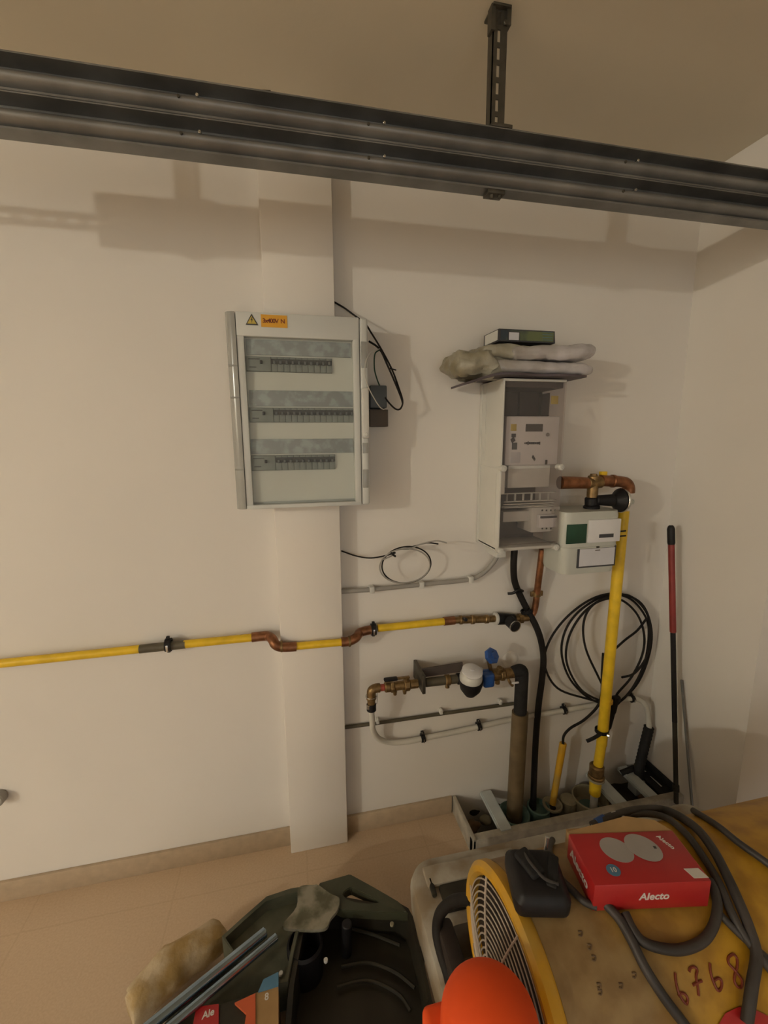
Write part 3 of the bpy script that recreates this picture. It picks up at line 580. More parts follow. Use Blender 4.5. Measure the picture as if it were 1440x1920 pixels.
# things on top of the cabinet
def crumple(nm, px0, py0, px1, py1, y0, y1, m_, label, cat, seed, amp=.014, n=22, pinch=0.0, slant=0.0):
    a, b = W(px0, py0, y0), W(px1, py1, y0)
    bm = nb(); bmesh.ops.create_cube(bm, size=1.0); bmesh.ops.subdivide_edges(bm, edges=list(bm.edges), cuts=15, use_grid_fill=True)
    cx, cz = (a.x + b.x) / 2, (a.z + b.z) / 2; sx, sz = abs(b.x - a.x), abs(a.z - b.z)
    for v in bm.verts:
        u = v.co.copy(); rr = (abs(2 * u.x) ** 5 + abs(2 * u.y) ** 5 + abs(2 * u.z) ** 3) ** 0.2
        u = u / max(rr, .6) if rr > 1 else u
        k = 1 - pinch * max(0, -2 * u.x * 1.0) * .5
        P_ = Vector((cx + u.x * sx, (y0 + y1) / 2 + u.y * (y1 - y0), cz + u.z * sz * k + slant * u.x * sz))
        nn = noise.noise_vector(P_ * 16 + Vector((seed, 0, 0))); n3 = noise.noise_vector(P_ * 45 + Vector((0, seed, 0))); P_ += Vector((nn.x * amp * 1.2, nn.y * amp, nn.z * amp * .55)) + n3 * amp * .35; v.co = P_
    return solo(nm, bm, M[m_], label, cat)
zt_ = TZ1 + .004
a = W(888, 712, 1.27); b = W(1104, 706, 1.27)
bm = nb(); n_ = 14; loops = []
for i in range(n_ + 1):
    x = a.x + (b.x - a.x) * i / n_; zz = zt_ + .0035 - (.03 if i == 0 else .018 if i == 1 else .007 if i == 2 else 0) * .8
    loops.append([Vector((x, 1.27 + .01 * math.sin(i), zz)), Vector((x, 1.46, zz)), Vector((x, 1.46, zz + .007)), Vector((x, 1.27 + .01 * math.sin(i), zz + .007))])
loft(bm, loops); solo('document_folder', bm, M['sheet'], 'thin dark-edged folder lying on top of the meter cabinet under the plastic bundles', 'folder')
crumple('plastic_bundle', 918, 672, 1122, 703, 1.29, 1.45, 'wrap', 'flat bundle in pale crumpled plastic film on the folder above the meter cabinet', 'package', 3, .012)
crumple('plastic_bundle', 955, 640, 1128, 676, 1.29, 1.45, 'wrap', 'upper plastic-wrapped bundle sticking out to the right above the meter cabinet', 'package', 9, .014, slant=.35)
crumple('plastic_bag', 862, 652, 968, 706, 1.30, 1.46, 'wrapolive', 'olive-grey crumpled plastic bag hanging over the left of the cabinet top', 'bag', 14, .026)
crumple('plastic_bag', 905, 640, 1010, 672, 1.30, 1.45, 'wrapolive', 'dusty flattened plastic bag directly under the small printed carton', 'bag', 21, .010)
a, b = W(936, 616, 1.34), W(1041, 644, 1.34)
t = thing('printed_carton', 'small dark green and blue printed carton on top of the plastic bundles', 'box', ((a.x + b.x) / 2, 1.38, b.z))
bm = nb(); d_ = Vector((-.012, .09, -.002)); prism(bm, [(a.x, 1.34, b.z), (b.x, 1.34, b.z), (b.x - .004, 1.34, a.z), (a.x, 1.34, a.z)], (-.005, .10, 0)); part('carton', bm, M['ink'], t)
bm = nb(); bx(bm, a.x + .006, b.x - .008, 1.3385, 1.34, b.z + .004, a.z - .004); part('front_print', bm, M['carton'], t, 'green and blue front print')
bm = nb(); q = W(953, 621, 1.338), W(974, 640, 1.338); bx(bm, q[0].x, q[1].x, 1.3375, 1.339, q[1].z, q[0].z); part('print_frame', bm, M['ink'], t)
bm = nb(); bx(bm, q[0].x + .003, q[1].x - .003, 1.3368, 1.338, q[1].z + .003, q[0].z - .003); part('white_square', bm, M['paperwhite'], t, 'white square on the print')
bm = nb()
for i in range(4): q = W(1017, 622 + i * 5, 1.338), W(1036, 623.5 + i * 5, 1.338); bx(bm, q[0].x, q[1].x, 1.3375, 1.339, q[1].z, q[0].z)
part('text_line', bm, M['bluebadge'], t)
bm = nb(); prism(bm, [(a.x - .001, 1.346, b.z + .004), (a.x - .001, 1.346, a.z - .003), (a.x - .0052, 1.43, a.z - .003), (a.x - .0052, 1.43, b.z + .004)], (-.001, 0, 0)); part('side_print', bm, M['lightgrey'], t)

# ================================================================ GAS METER
YG = 1.285
t = thing('gas_meter', 'rounded grey gas meter with green label below brass pipework', 'gas meter', tuple(W(1110, 1072, 1.38)))
a, b = W(1060, 962, YG), W(1162, 1022, YG); c, d = W(1054, 1022, YG), W(1152, 1072, YG)
def rbox(bm, x0, x1, y0, y1, z0, z1, r, top=0.0, bot=0.0):
    pts = []
    for (cx, cy, a0) in ((x1 - r, y1 - r, 0), (x0 + r, y1 - r, 90), (x0 + r, y0 + r, 180), (x1 - r, y0 + r, 270)):
        for i in range(7): q = math.radians(a0 + 15 * i); pts.append((cx + r * math.cos(q), cy + r * math.sin(q)))
    cx, cy = (x0 + x1) / 2, (y0 + y1) / 2; loops = []
    for f, z in ((1 - bot * 2, z0), (1 - bot, z0 + bot * .3 * (z1 - z0)), (1, z0 + (z1 - z0) * .15 + 0.0), (1, z1 - (z1 - z0) * .12), (1 - top, z1 - top * .1 * (z1 - z0)), (1 - top * 2, z1)):
        loops.append([Vector((cx + (x - cx) * f, cy + (y - cy) * f, z)) for x, y in pts])
    loft(bm, loops)
bm = nb(); rbox(bm, a.x, b.x, YG, 1.43, b.z, a.z, .03, .03, .0); part('upper_shell', bm, M['gasgrey'], t)
bm = nb(); rbox(bm, a.x + .004, b.x - .004, YG + .003, 1.427, d.z, b.z - .004, .03, .0, .03); part('lower_shell', bm, M['gasgrey'], t)
bm = nb(); rbox(bm, a.x - .002, b.x + .001, YG - .003, 1.432, b.z - .004, b.z + .001, .032); part('seam_flange', bm, M['gasgrey'], t)
p, q = W(1064, 984, YG), W(1098, 1018, YG); bm = nb(); bx(bm, p.x, q.x, YG - .002, YG + .003, q.z, p.z, .0005); 
part('green_label', bm, M['green'], t, 'dark green label')
p, q = W(1104, 975, YG), W(1160, 1014, YG); bm = nb(); bx(bm, p.x, q.x, YG - .006, YG + .005, q.z, p.z, .003); cm = part('counter', bm, M['meter'], t, 'white counter housing')
p, q = W(1124, 1002, YG - .007), W(1150, 1007, YG - .007); bm = nb(); bx(bm, p.x, q.x, YG - .0075, YG - .005, q.z, p.z); part('counter_window', bm, M['ink'], cm)
p, q = W(1084, 1027, YG), W(1152, 1060, YG); bm = nb(); bx(bm, p.x, q.x, YG - .002, YG + .006, q.z, p.z, .001); lb = part('plate_frame', bm, M['ink'], t, 'black-framed rating plate')
bm = nb(); bx(bm, p.x + .006, q.x - .006, YG - .003, YG, q.z + .006, p.z - .006); part('plate_paper', bm, M['paperwhite'], lb)
bm = nb(); cx = (p.x + q.x) / 2; bx(bm, cx - .010, cx + .010, YG - .0035, YG - .002, p.z - .014, p.z - .011); bx(bm, cx - .006, cx + .006, YG - .004, YG, p.z - .004, p.z + .001); part('plate_print', bm, M['galvdark'], lb)
for i in (0, 1): p = W(1170, 996 + 9 * i, YG + .02); bm = nb(); cyl(bm, p + Vector((-.018, 0, 0)), p + Vector((.004, -.004, .002)), .003, seg=8); part('pulse_pin', bm, M['black'], t)
# brass pipework above it
YQ = 1.35
t = thing('gas_pipework', 'brass and copper elbows with black regulator above the gas meter', 'pipe fitting', tuple(W(1120, 940, YQ)))
bm = nb(); tube(bm, smooth([W(1050, 905, YQ), W(1085, 905, YQ), W(1104, 906, YQ)], 4), [.023 - .0004 * i for i in range(9)], 18); part('copper_sleeve', bm, M['copper'], t)
bm = nb(); p = W(1112, 905, YQ); cyl(bm, W(1100, 906, YQ), W(1128, 904, YQ), .021, seg=18); cyl(bm, p + Vector((0, 0, .026)), W(1110, 934, YQ), .019, seg=18); cyl(bm, p + Vector((0, 0, .032)), p + Vector((0, 0, .022)), .012, seg=6); part('brass_tee', bm, M['brass'], t, 'brass tee')
bm = nb(); tube(bm, smooth([W(1126, 901, YQ), W(1145, 902, YQ), W(1162, 903, YQ), W(1174, 906, YQ), W(1179, 914, YQ), W(1179, 924, YQ)], 6), .0205, 18); cyl(bm, W(1146, 902, YQ), W(1152, 902, YQ), .0235, seg=18); part('copper_elbow', bm, M['copper'], t)
bm = nb(); p = W(1131, 887, YQ + .01); bx(bm, p.x - .012, p.x + .012, p.y - .008, p.y + .008, p.z - .01, p.z + .006, .002); part('yellow_cap', bm, M['yellow'], t, 'small yellow cap')
bm = nb(); cyl(bm, W(1109, 932, YQ), W(1109, 948, YQ), .023, seg=18); cyl(bm, W(1109, 947, YQ), W(1109, 960, YQ), .028, seg=18); cyl(bm, W(1116, 938, YQ - .01), W(1150, 938, YQ - .015), .018, .022, seg=18); cyl(bm, W(1150, 938, YQ - .015), W(1163, 938, YQ - .015), .024, .043, seg=24); part('regulator', bm, M['black'], t, 'black regulator body')
bm = nb(); cyl(bm, W(1163, 938, YQ - .015), W(1169, 938, YQ - .015), .045, .042, seg=28); part('regulator_cap', bm, M['chrome'], t, 'silver regulator cap')
bm = nb(); cyl(bm, W(1169, 939, YQ - .015), W(1187, 941, YQ - .015), .012, .009, seg=12); part('outlet_stub', bm, M['gasgrey'], t)

# riser down to the trench
t = thing('gas_riser_pipe', 'thick vertical yellow gas pipe from the gas meter down into the trench', 'pipe', tuple(G(1108, 1480, 0.02)))
YRi = 1.37
top = W(1169, 958, YRi); bot = W(1128, 1395, YRi); low = W(1121, 1438, YRi)
bm = nb(); cyl(bm, top, bot, .0205, seg=20, bev=False); part('pipe', bm, M['yellow'], t)
bm = nb(); cyl(bm, bot - Vector((.0005, 0, -.004)), low, .019, seg=20, bev=False); part('pipe_end', bm, M['yellow'], t)
bm = nb(); p = W(1138, 1318, YRi); cyl(bm, p, p + Vector((0, 0, .018)), .0215, seg=20); part('joint_sleeve', bm, M['heateryellow'], t)
p = W(1119, 1440, YRi); q = W(1117, 1472, YRi); bm = nb(); cyl(bm, p + Vector((0, 0, .015)), p - Vector((0, 0, .03)), .029, seg=18); cyl(bm, p - Vector((0, 0, .03)), p - Vector((0, 0, .055)), .032, seg=18); part('compression_coupling', bm, M['brass'], t, 'brown compression coupling')
bm = nb(); cyl(bm, p - Vector((0, 0, .042)), p - Vector((0, 0, .052)), .0335, seg=18); part('tan_ring', bm, M['tan'], t)
bm = nb(); cyl(bm, p - Vector((0, 0, .055)), p - Vector((0, 0, .125)), .024, .022, seg=16); part('lower_pipe', bm, M['yellow'], t); 
bm = nb(); cyl(bm, p - Vector((0, 0, .12)), p - Vector((0, 0, .24)), .015, seg=14); part('pipe_tail', bm, M['lightgrey'], t)
p = W(1128, 1370, YRi); bm = nb(); lathe2(bm, p, (0, 0, 1), [(.020, -.006), (.026, -.006), (.026, .006), (.020, .006)], 18, False); tube(bm, smooth([p + Vector((-.015, -.015, 0)), p + Vector((-.05, -.018, -.012)), p + Vector((-.075, -.01, -.028))], 6), .007, 8); part('hose_clamp', bm, M['black'], t)
bm = nb(); cyl(bm, p + Vector((.006, -.024, -.003)), p + Vector((.012, -.032, -.003)), .006, seg=8); part('clamp_screw', bm, M['chrome'], t)

# ================================================================ WATER METER RUN
YT = 1.395
t = thing('water_meter_assembly', 'brass water pipework with white-capped meter and blue valve on the wall', 'water meter', tuple(W(840, 1290, YT)))
ax = lambda px: W(px, 1291 - (px - 700) * 0.115, YT)
def c2(nm, a, b, r, m_, lab=None, s=16, r1=None): b_ = nb(); cyl(b_, ax(a), ax(b), r, r1, seg=s); return part(nm, b_, M[m_], t, lab)
bm = nb(); tube(bm, smooth([ax(712), ax(704), ax(698) + Vector((-.002, 0, -.008)), ax(698) + Vector((-.004, 0, -.03))], 5), .0165, 16); part('brass_elbow', bm, M['brass'], t)
c2('thread_seal', 709, 721, .0125, 'redband', 'reddish thread seal'); c2('valve_body', 721, 733, .019, 'brass'); c2('union_nut', 732, 738, .0215, 'brass', None, 6); c2('valve_body', 738, 758, .0165, 'brass', None); c2('union_nut', 757, 768, .0225, 'brass', None, 8); c2('nipple', 767, 784, .0165, 'brass', None, 8)
bm = nb(); p = ax(762); cyl(bm, p + Vector((0, -.004, .012)), p + Vector((0, -.006, .034)), .009, seg=12); bx(bm, p.x - .045, p.x + .01, p.y - .012, p.y, p.z + .030, p.z + .036, .001); part('valve_stem', bm, M['brass'], t)
bm = nb(); bx(bm, p.x - .085, p.x - .035, p.y - .015, p.y + .003, p.z + .028, p.z + .039, .004); part('valve_lever', bm, M['black'], t, 'black valve lever')
for px in (740, 758):
    p = ax(px); bm = nb(); cyl(bm, p + Vector((0, -.003, -.014)), p + Vector((0, -.006, -.032)), .0085, .006, seg=10); part('drain_plug', bm, M['brass'], t)
p = ax(791); bm = nb(); bx(bm, p.x - .008, p.x + .004, YT - .035, YW, p.z - .024, p.z + .048, .002); part('mounting_bracket', bm, M['galvdark'], t, 'steel mounting bracket'); bm = nb(); e_ = ax(868); prism(bm, [(p.x + .004, 1.40, p.z + .018), (e_.x, 1.40, e_.z + .024), (e_.x, 1.40, e_.z + .060), (p.x + .004, 1.40, p.z + .052)], (0, .006, 0)); part('bracket_web', bm, M['cabback'], t, 'dark brown web of the bracket')
c2('check_valve', 797, 858, .0165, 'darkrod', 'dark bronze check valve'); c2('collar', 834, 844, .020, 'brass'); bm = nb(); p = ax(838); cyl(bm, p + Vector((0, -.004, -.01)), p + Vector((0, -.006, -.028)), .008, seg=10); part('drain_plug', bm, M['brass'], t)
p = ax(878); mb = nb(); lathe2(mb, p + Vector((0, -.02, -.045)), (0, -.12, 1), [(.020, -.012), (.038, .014), (.044, .04), (.044, .052)], 24); cyl(mb, ax(856), ax(900), .021, seg=16); part('meter_body', mb, M['black'], t, 'black meter body')
o = p + Vector((-.002, -.022, .0)); u = Vector((.02, -.30, 1)).normalized()
bm = nb(); lathe2(bm, o, u, [(.034, -.006), (.040, .000), (.042, .018), (.040, .032), (.033, .040)], 28); wd = part('meter_head', bm, M['lightgrey'], t, 'white meter head')
bm = nb(); lathe2(bm, o, u, [(.036, .044), (.038, .046), (.038, .050), (.034, .053)], 28); box(bm, o + u * .055, (.014, .008, .004), .001); part('meter_lid', bm, M['meter'], wd, 'round white lid'); bm = nb(); bx(bm, o.x + .028, o.x + .048, o.y - .006, o.y + .006, o.z + .036, o.z + .046, .002); part('lid_hinge', bm, M['lightgrey'], wd)
c2('blue_valve_body', 900, 921, .024, 'blue', 'blue valve body', 16)
bm = nb(); p = ax(911); bx(bm, p.x - .022, p.x + .022, YT - .035, YT + .012, p.z - .032, p.z + .022, .009, 3); part('blue_valve_body', bm, M['blue'], t, 'blue valve lower body')
p = W(921, 1230, YT - .02); bm = nb(); uu = Vector((.3, -.75, .6)).normalized(); lathe2(bm, p, uu, [(.012, -.02), (.015, -.006), (.029, -.004), (.031, .005), (.027, .012), (.014, .014), (.012, .020), (.004, .021)], 7); part('blue_handwheel', bm, M['blue'], t, 'blue handwheel')
bm = nb(); cyl(bm, p - uu * .02, ax(922), .0075, seg=10); part('valve_spindle', bm, M['brass'], t)
c2('brass_valve', 920, 936, .023, 'brass'); bm = nb(); p = ax(931); cyl(bm, p + Vector((0, -.01, .01)), p + Vector((.004, -.018, .038)), .012, seg=12); cyl(bm, p + Vector((0, -.008, -.01)), p + Vector((.0, -.01, -.034)), .009, seg=10); part('brass_valve', bm, M['brass'], t)
c2('union_nut', 936, 944, .026, 'brass', None, 8); c2('brass_tail', 944, 963, .020, 'brass', None, 16)
bm = nb(); p = ax(950); tube(bm, smooth([p + Vector((0, -.012, -.015)), p + Vector((.006, -.018, -.03)), p + Vector((.018, -.016, -.045))], 5), .0055, 8); part('drain_cock', bm, M['brass'], t)
bm = nb(); p = ax(957) + Vector((.006, -.028, -.026)); bx(bm, p.x - .014, p.x + .014, p.y - .003, p.y + .003, p.z - .003, p.z + .003, .001); part('white_tag', bm, M['meter'], t)
# left drop of the assembly
q = ax(698) + Vector((-.004, 0, -.02)); e = W(698, 1335, YT)
bm = nb(); cyl(bm, q + Vector((0, 0, -.008)), q + Vector((0, 0, -.02)), .0185, seg=16); cyl(bm, q + Vector((0, 0, -.02)), q + Vector((0, 0, -.04)), .0145, seg=14); part('coupling', bm, M['brass'], t)
bm = nb(); cyl(bm, q + Vector((0, 0, -.037)), q + Vector((0, 0, -.066)), .0175, seg=16); part('press_fitting', bm, M['black'], t, 'black press fitting')
bm = nb(); cyl(bm, q + Vector((-.012, -.008, -.038)), q + Vector((-.012, -.008, -.052)), .0065, seg=8); cyl(bm, q + Vector((0, 0, -.006)), q + Vector((0, 0, -.01)), .021, seg=16); part('bright_ring', bm, M['chrome'], t)
bm = nb(); r_ = q + Vector((.012, -.006, .012)); tube(bm, smooth([r_ + Vector((-.018, 0, .006)), r_ + Vector((-.006, 0, .018)), r_ + Vector((.008, 0, .004)), r_ + Vector((.010, 0, -.03)), r_ + Vector((.006, 0, -.05))], 6), .0016, 6); part('seal_wire', bm, M['whitewire'], t)
# pale escutcheon on the wall behind
p = W(957, 1236, YW - .004); bm = nb(); lathe2(bm, (p.x, YW, p.z), (0, -1, 0), [(.034, 0), (.034, .003), (.026, .007), (.02, .007)], 28); solo('wall_rosette', bm, M['wall'], 'pale round rosette on the wall behind the blue water valve', 'rosette')

# white water pipe
t = thing('white_water_pipe', 'white water pipe bending under the water meter and along the wall', 'pipe', tuple(W(850, 1395, 1.47)))
YP_ = 1.458
pts = [q + Vector((0, 0, -.06)), W(698, 1352, 1.41), W(700, 1370, 1.43), W(712, 1386, 1.45), W(735, 1392, YP_), W(765, 1390, YP_), W(800, 1383, YP_), W(850, 1373, YP_), W(900, 1362, YP_), W(960, 1349, YP_), W(1060, 1332, YP_), W(1140, 1317, YP_), W(1180, 1310, YP_), W(1200, 1313, YP_ - .01), W(1213, 1328, YP_ - .03), W(1217, 1365, YP_ - .03)]
bm = nb(); tube(bm, smooth(pts, 7), .0105, 14); part('pipe', bm, M['whitepipe'], t)
for px, py in ((793, 1384), (898, 1362), (1058, 1332), (1185, 1310)):
    p = W(px, py, YP_); bm = nb(); lathe2(bm, p, (1, 0, .1), [(.0108, -.008), (.0155, -.008), (.0155, .008), (.0108, .008)], 16, False); bx(bm, p.x - .007, p.x + .005, YP_ - .004, YP_ + .012, p.z + .012, p.z + .026, .002); bx(bm, p.x - .006, p.x + .006, YP_ + .01, YW, p.z - .004, p.z + .006)
    o_ = part('pipe_clamp', bm, M['black'], t, 'black pipe clamp')
    bm = nb(); tube(bm, [p + Vector((-.002, -.006, .022)), p + Vector((-.008, -.010, .034))], .0022, 6); bx(bm, p.x - .002, p.x + .003, YP_ - .018, YP_ - .014, p.z - .008, p.z + .005, .0005); part('clamp_screw', bm, M['chrome'], o_)
# dark thin conduit above it
t = thing('dark_conduit', 'thin dark brown conduit on the wall just above the white water pipe', 'conduit', tuple(W(800, 1345, 1.47)))
bm = nb(); tube(bm, [W(646, 1364, 1.47), W(700, 1357, 1.47), W(830, 1338, 1.47), W(965, 1319, 1.47)], .0068, 10); part('tube', bm, M['darkrod'], t)
for px, py in ((708, 1352), (827, 1334), (938, 1316)):
    p = W(px, py, 1.465); bm = nb(); bx(bm, p.x - .006, p.x + .006, 1.458, YW, p.z - .010, p.z + .008, .002); cyl(bm, (p.x, 1.462, p.z + .01), (p.x, 1.45, p.z + .012), .0035, seg=8); part('clip', bm, M['lightgrey'], t)

# black-lagged elbow on brown sleeve
t = thing('water_supply_standpipe', 'thick brown standpipe with black-lagged elbow rising from the trench', 'pipe', (0.83, 1.36, -0.1))
XS = W(973, 1300, YT).x
eb = ax(962); xb = W(972, 1400, YT).x
bm = nb(); tube(bm, smooth([ax(960) + Vector((0, 0, 0)), ax(967) + Vector((0, 0, .004)), Vector((xb - .004, YT, eb.z + .002)), Vector((xb, YT, eb.z - .022)), Vector((xb, YT, eb.z - .06)), Vector((xb, YT, W(972, 1338, YT).z))], 7), [.020 + .005 * min(1, i / 12) for i in range(36)], 20)
part('black_lagging', bm, M['strip'], t, 'black foam lagging')
bm = nb(); cyl(bm, (xb, YT, W(972, 1336, YT).z), (xb - .004, YT, -.1), .0315, seg=28, bev=False)
for i in range(9):
    zz = W(972, 1350, YT).z - i * .06
part('brown_sleeve', bm, M['brownpipe'], t)
bm = nb(); lathe2(bm, (xb - .004, YT, -.07), (0, 0, 1), [(.036, 0), (.060, .015), (.062, .09), (.056, .092), (.034, .07)], 28, False); part('duct_cap', bm, M['greenplug'], t, 'green-grey duct cap at the foot')

# main black power cable
cab('power_cable', [W(965, 1026, 1.42), W(963, 1060, 1.43), W(965, 1090, 1.45), W(976, 1118, 1.455), W(990, 1146, 1.452), W(1004, 1172, 1.436), W(1014, 1200, 1.44), W(1019, 1235, 1.45), W(1016, 1275, 1.455), W(1010, 1320, 1.45), W(1005, 1380, 1.44), W(1002, 1440, 1.43), W(1000, 1500, 1.42), W(1000, 1530, 1.41)], .0125, 'blackrub', 'thick black power cable dropping from the meter cabinet into the trench', 'cable', 10, 14)
cab('cable_tie', [W(952, 1113, 1.445), W(962, 1112, 1.435), W(972, 1106, 1.43), W(980, 1108, 1.45)], .0055, 'black', 'black tie with a stub on the power cable under the meter cabinet', 'cable tie')
p = W(985, 1146, 1.44); bm = nb(); lathe2(bm, p, (-.4, .1, 1), [(.0135, -.006), (.018, -.006), (.018, .006), (.0135, .006)], 16, False); box(bm, p + Vector((.018, -.006, 0)), (.014, .012, .012), .002); solo('cable_clamp', bm, M['black'], 'black clamp on the power cable where it meets the copper riser', 'clamp')

# black coiled thin cable behind the yellow riser
K = 1.445
loopA = [(1150, 1322), (1100, 1310), (1045, 1290), (1021, 1245), (1031, 1200), (1065, 1155), (1112, 1122), (1160, 1113), (1203, 1132), (1221, 1178), (1217, 1228), (1196, 1280), (1163, 1315), (1150, 1322)]
loopB = [(1145, 1320), (1108, 1311), (1070, 1275), (1053, 1225), (1062, 1178), (1093, 1140), (1140, 1116), (1182, 1123), (1212, 1160), (1216, 1200), (1206, 1250), (1180, 1298), (1150, 1318)]
loopC = [(1148, 1318), (1095, 1298), (1064, 1248), (1065, 1200), (1088, 1156), (1122, 1128), (1160, 1123), (1192, 1148), (1207, 1185), (1205, 1225), (1185, 1268), (1158, 1300), (1148, 1318)]
loopD = [(1143, 1302), (1120, 1265), (1098, 1215), (1094, 1170), (1108, 1138), (1140, 1120), (1180, 1117), (1213, 1150), (1219, 1195), (1212, 1232), (1190, 1262), (1166, 1270)]
allp = []
for j, lp in enumerate((loopA, loopB, loopC, loopD)):
    allp += [W(x, y, K - .006 * j + .004 * math.sin(i * 1.7)) for i, (x, y) in enumerate(lp if j == 0 else lp[1:])]
t = thing('black_cable_coil', 'loose black cable coil hung on the wall behind the yellow gas riser', 'cable coil', tuple(W(1140, 1325, 1.46)))
bm = nb(); tube(bm, smooth(allp, 7), .0046, 8); part('coil', bm, M['blackrub'], t)
bm = nb(); tube(bm, smooth([W(1212, 1160, K - .01), W(1195, 1182, K - .01), W(1172, 1200, K - .02), W(1152, 1218, K - .03)], 6), .0046, 8); part('loose_end', bm, M['blackrub'], t)
bm = nb(); tube(bm, smooth([W(1155, 1308, 1.42), W(1150, 1330, 1.415), W(1144, 1352, 1.41), W(1138, 1375, 1.41), W(1132, 1400, 1.42)], 6), [.013] * 8 + [.011] * 8 + [.007] * 9, 10); part('tied_bundle', bm, M['blackrub'], t)
bm = nb(); tube(bm, smooth([W(1131, 1225, 1.40), W(1129, 1265, 1.40), W(1128, 1300, 1.40), W(1120, 1325, 1.40), W(1095, 1350, 1.40), W(1070, 1365, 1.40), W(1057, 1380, 1.40), W(1056, 1398, 1.40)], 6), .0052, 8); part('lead', bm, M['blackrub'], t, 'lead running into the thin yellow tube')
bm = nb(); p = W(1155, 1310, 1.42); box(bm, p, (.034, .022, .024), .006); part('tie', bm, M['black'], t)
# thin yellow tube
t = thing('thin_yellow_tube', 'thin pale yellow tube standing in the trench left of the gas riser', 'pipe', tuple(G(1037, 1510, 0)))
bm = nb(); cyl(bm, W(1056, 1393, 1.405), W(1036, 1508, 1.395), .0145, .0125, seg=14); part('tube', bm, M['heateryellow'], t)
q = W(1036, 1504, 1.395); bm = nb(); lathe2(bm, q + Vector((0, 0, -.035)), (0, 0, 1), [(.022, 0), (.040, .02), (.040, .028), (.034, .028), (.015, .01)], 20, False); part('socket', bm, M['tan'], t)

# black corrugated duct and white elbow at the right
bm = nb(); a, b = W(1217, 1363, 1.43), W(1199, 1436, 1.42); n_ = 22
tube(bm, [a + (b - a) * i / n_ for i in range(n_ + 1)] + [b + Vector((-.004, -.005, -.06))], [.019 if i % 2 else .021 for i in range(n_ + 1)] + [.02], 16); solo('corrugated_duct', bm, M['strip'], 'short black corrugated duct rising at the right end of the trench', 'duct')
# ================================================================ TRENCH CONTENTS
def zbar(nm, xw, wd, label, y0=TY0 + .01, y1=YW - .005, z=TZ, h=.02, m_='bar', skew=0.0, cat='bar'):
    bm = nb(); prism(bm, [(xw - wd / 2, y0, z), (xw + wd / 2, y0, z), (xw + wd / 2 + skew, y1, z), (xw - wd / 2 + skew, y1, z)], (0, 0, -h)); bmesh.ops.bevel(bm, geom=list(bm.edges), offset=.004, segments=2, affect='EDGES'); return solo(nm, bm, M[m_], label, cat)
zbar('trench_crossbar', G(950, 1558, TZ).x, .05, 'pale steel crossbar at the left end of the trench', skew=G(914, 1490, TZ).x - G(950, 1558, TZ).x, z=TZ + .004)
zbar('trench_crossbar', G(1170, 1508, TZ).x, .06, 'pale crossbar just right of the gas riser foot', skew=-.005, z=TZ - .004)
zbar('trench_crossbar', G(1225, 1490, TZ).x, .05, 'rightmost pale crossbar of the trench', skew=-.004, z=TZ - .004)
p0, p1 = G(1182, 1463, .02), G(1222, 1482, .02)
bm = nb(); bx(bm, p0.x - .01, p1.x + .01, 1.39, 1.44, -.02, .045, .004); solo('steel_plate', bm, M['bar'], 'pale plate joining the two crossbars at the right of the trench', 'plate')
bm = nb(); p = G(1182, 1450, .05); tube(bm, smooth([p + Vector((-.05, .0, .01)), p + Vector((-.01, -.01, .03)), p + Vector((.03, .01, .01)), p + Vector((.04, 0, -.04))], 5), .012, 10); solo('stub_hose', bm, M['blackrub'], 'short dark hose stub behind the pale trench plate', 'hose')
q = G(1105, 1500, 0.0)
bm = nb(); lathe2(bm, (1.185, 1.385, -.058), (0, 0, 1), [(.050, 0), (.066, .02), (.072, .09), (.066, .092), (.06, .04), (.02, .03)], 32, False); solo('duct_ring', bm, M['tan'], 'wide open duct ring around the foot of the gas riser', 'duct')
bm = nb(); cyl(bm, (1.185, 1.385, -.026), (1.185, 1.385, -.018), .045, seg=24); solo('duct_plug', bm, M['greenplug'], 'green plug inside the wide duct ring', 'plug')
p = G(1066, 1496, .03); bm = nb(); cyl(bm, (p.x, p.y, -.1), (p.x, p.y, .03), .034, seg=24); solo('round_duct', bm, M['tan'], 'round cream duct end between the yellow tube and the wide ring', 'cap')
p = G(1010, 1512, .02); bm = nb(); lathe2(bm, (p.x, p.y, -.1), (0, 0, 1), [(.044, 0), (.046, .12), (.040, .122), (.036, .10), (.01, .10)], 24); solo('round_duct', bm, M['greenplug'], 'green-grey duct end where the black power cable drops in', 'cap')
random.seed(5)
deb = [(885, 1545, .03, 'debris', 'brown stone chunk at the far left in the trench'), (925, 1500, .035, 'debris', 'brown rubble lump behind the left trench crossbar'), (910, 1535, .022, 'tan', 'cream stone chip beside the left trench crossbar'), (1205, 1490, .022, 'debris', 'reddish brick piece between the right trench crossbars'), (890, 1510, .032, 'pit', 'dark clod against the wall at the left of the trench')]
for px, py, r_, m_, lb in deb:
    p = G(px, py, -.02); bm = nb(); bmesh.ops.create_icosphere(bm, subdivisions=3, radius=r_)
    for v in bm.verts: v.co = Vector((v.co.x * 1.2, v.co.y, v.co.z * .8)) * (1 + .5 * noise.noise(v.co * 30 + Vector((px, 0, 0)))) + Vector((p.x, p.y, -.03))
    solo('stone', bm, M[m_], lb, 'stone')
bm = nb()
bx(bm, 1.27, XR - .002, 1.275, YW - .002, -.16, -.03); bx(bm, .98, 1.14, 1.29, YW - .002, -.16, -.06); 
bmesh.ops.subdivide_edges(bm, edges=list(bm.edges), cuts=6, use_grid_fill=True)
for v in bm.verts: v.co.z += .02 * noise.noise(v.co * 18)
o_ = solo('soil', bm, M['pit'], 'dark loose soil filling the bottom of the trench', 'soil'); o_['kind'] = 'stuff'
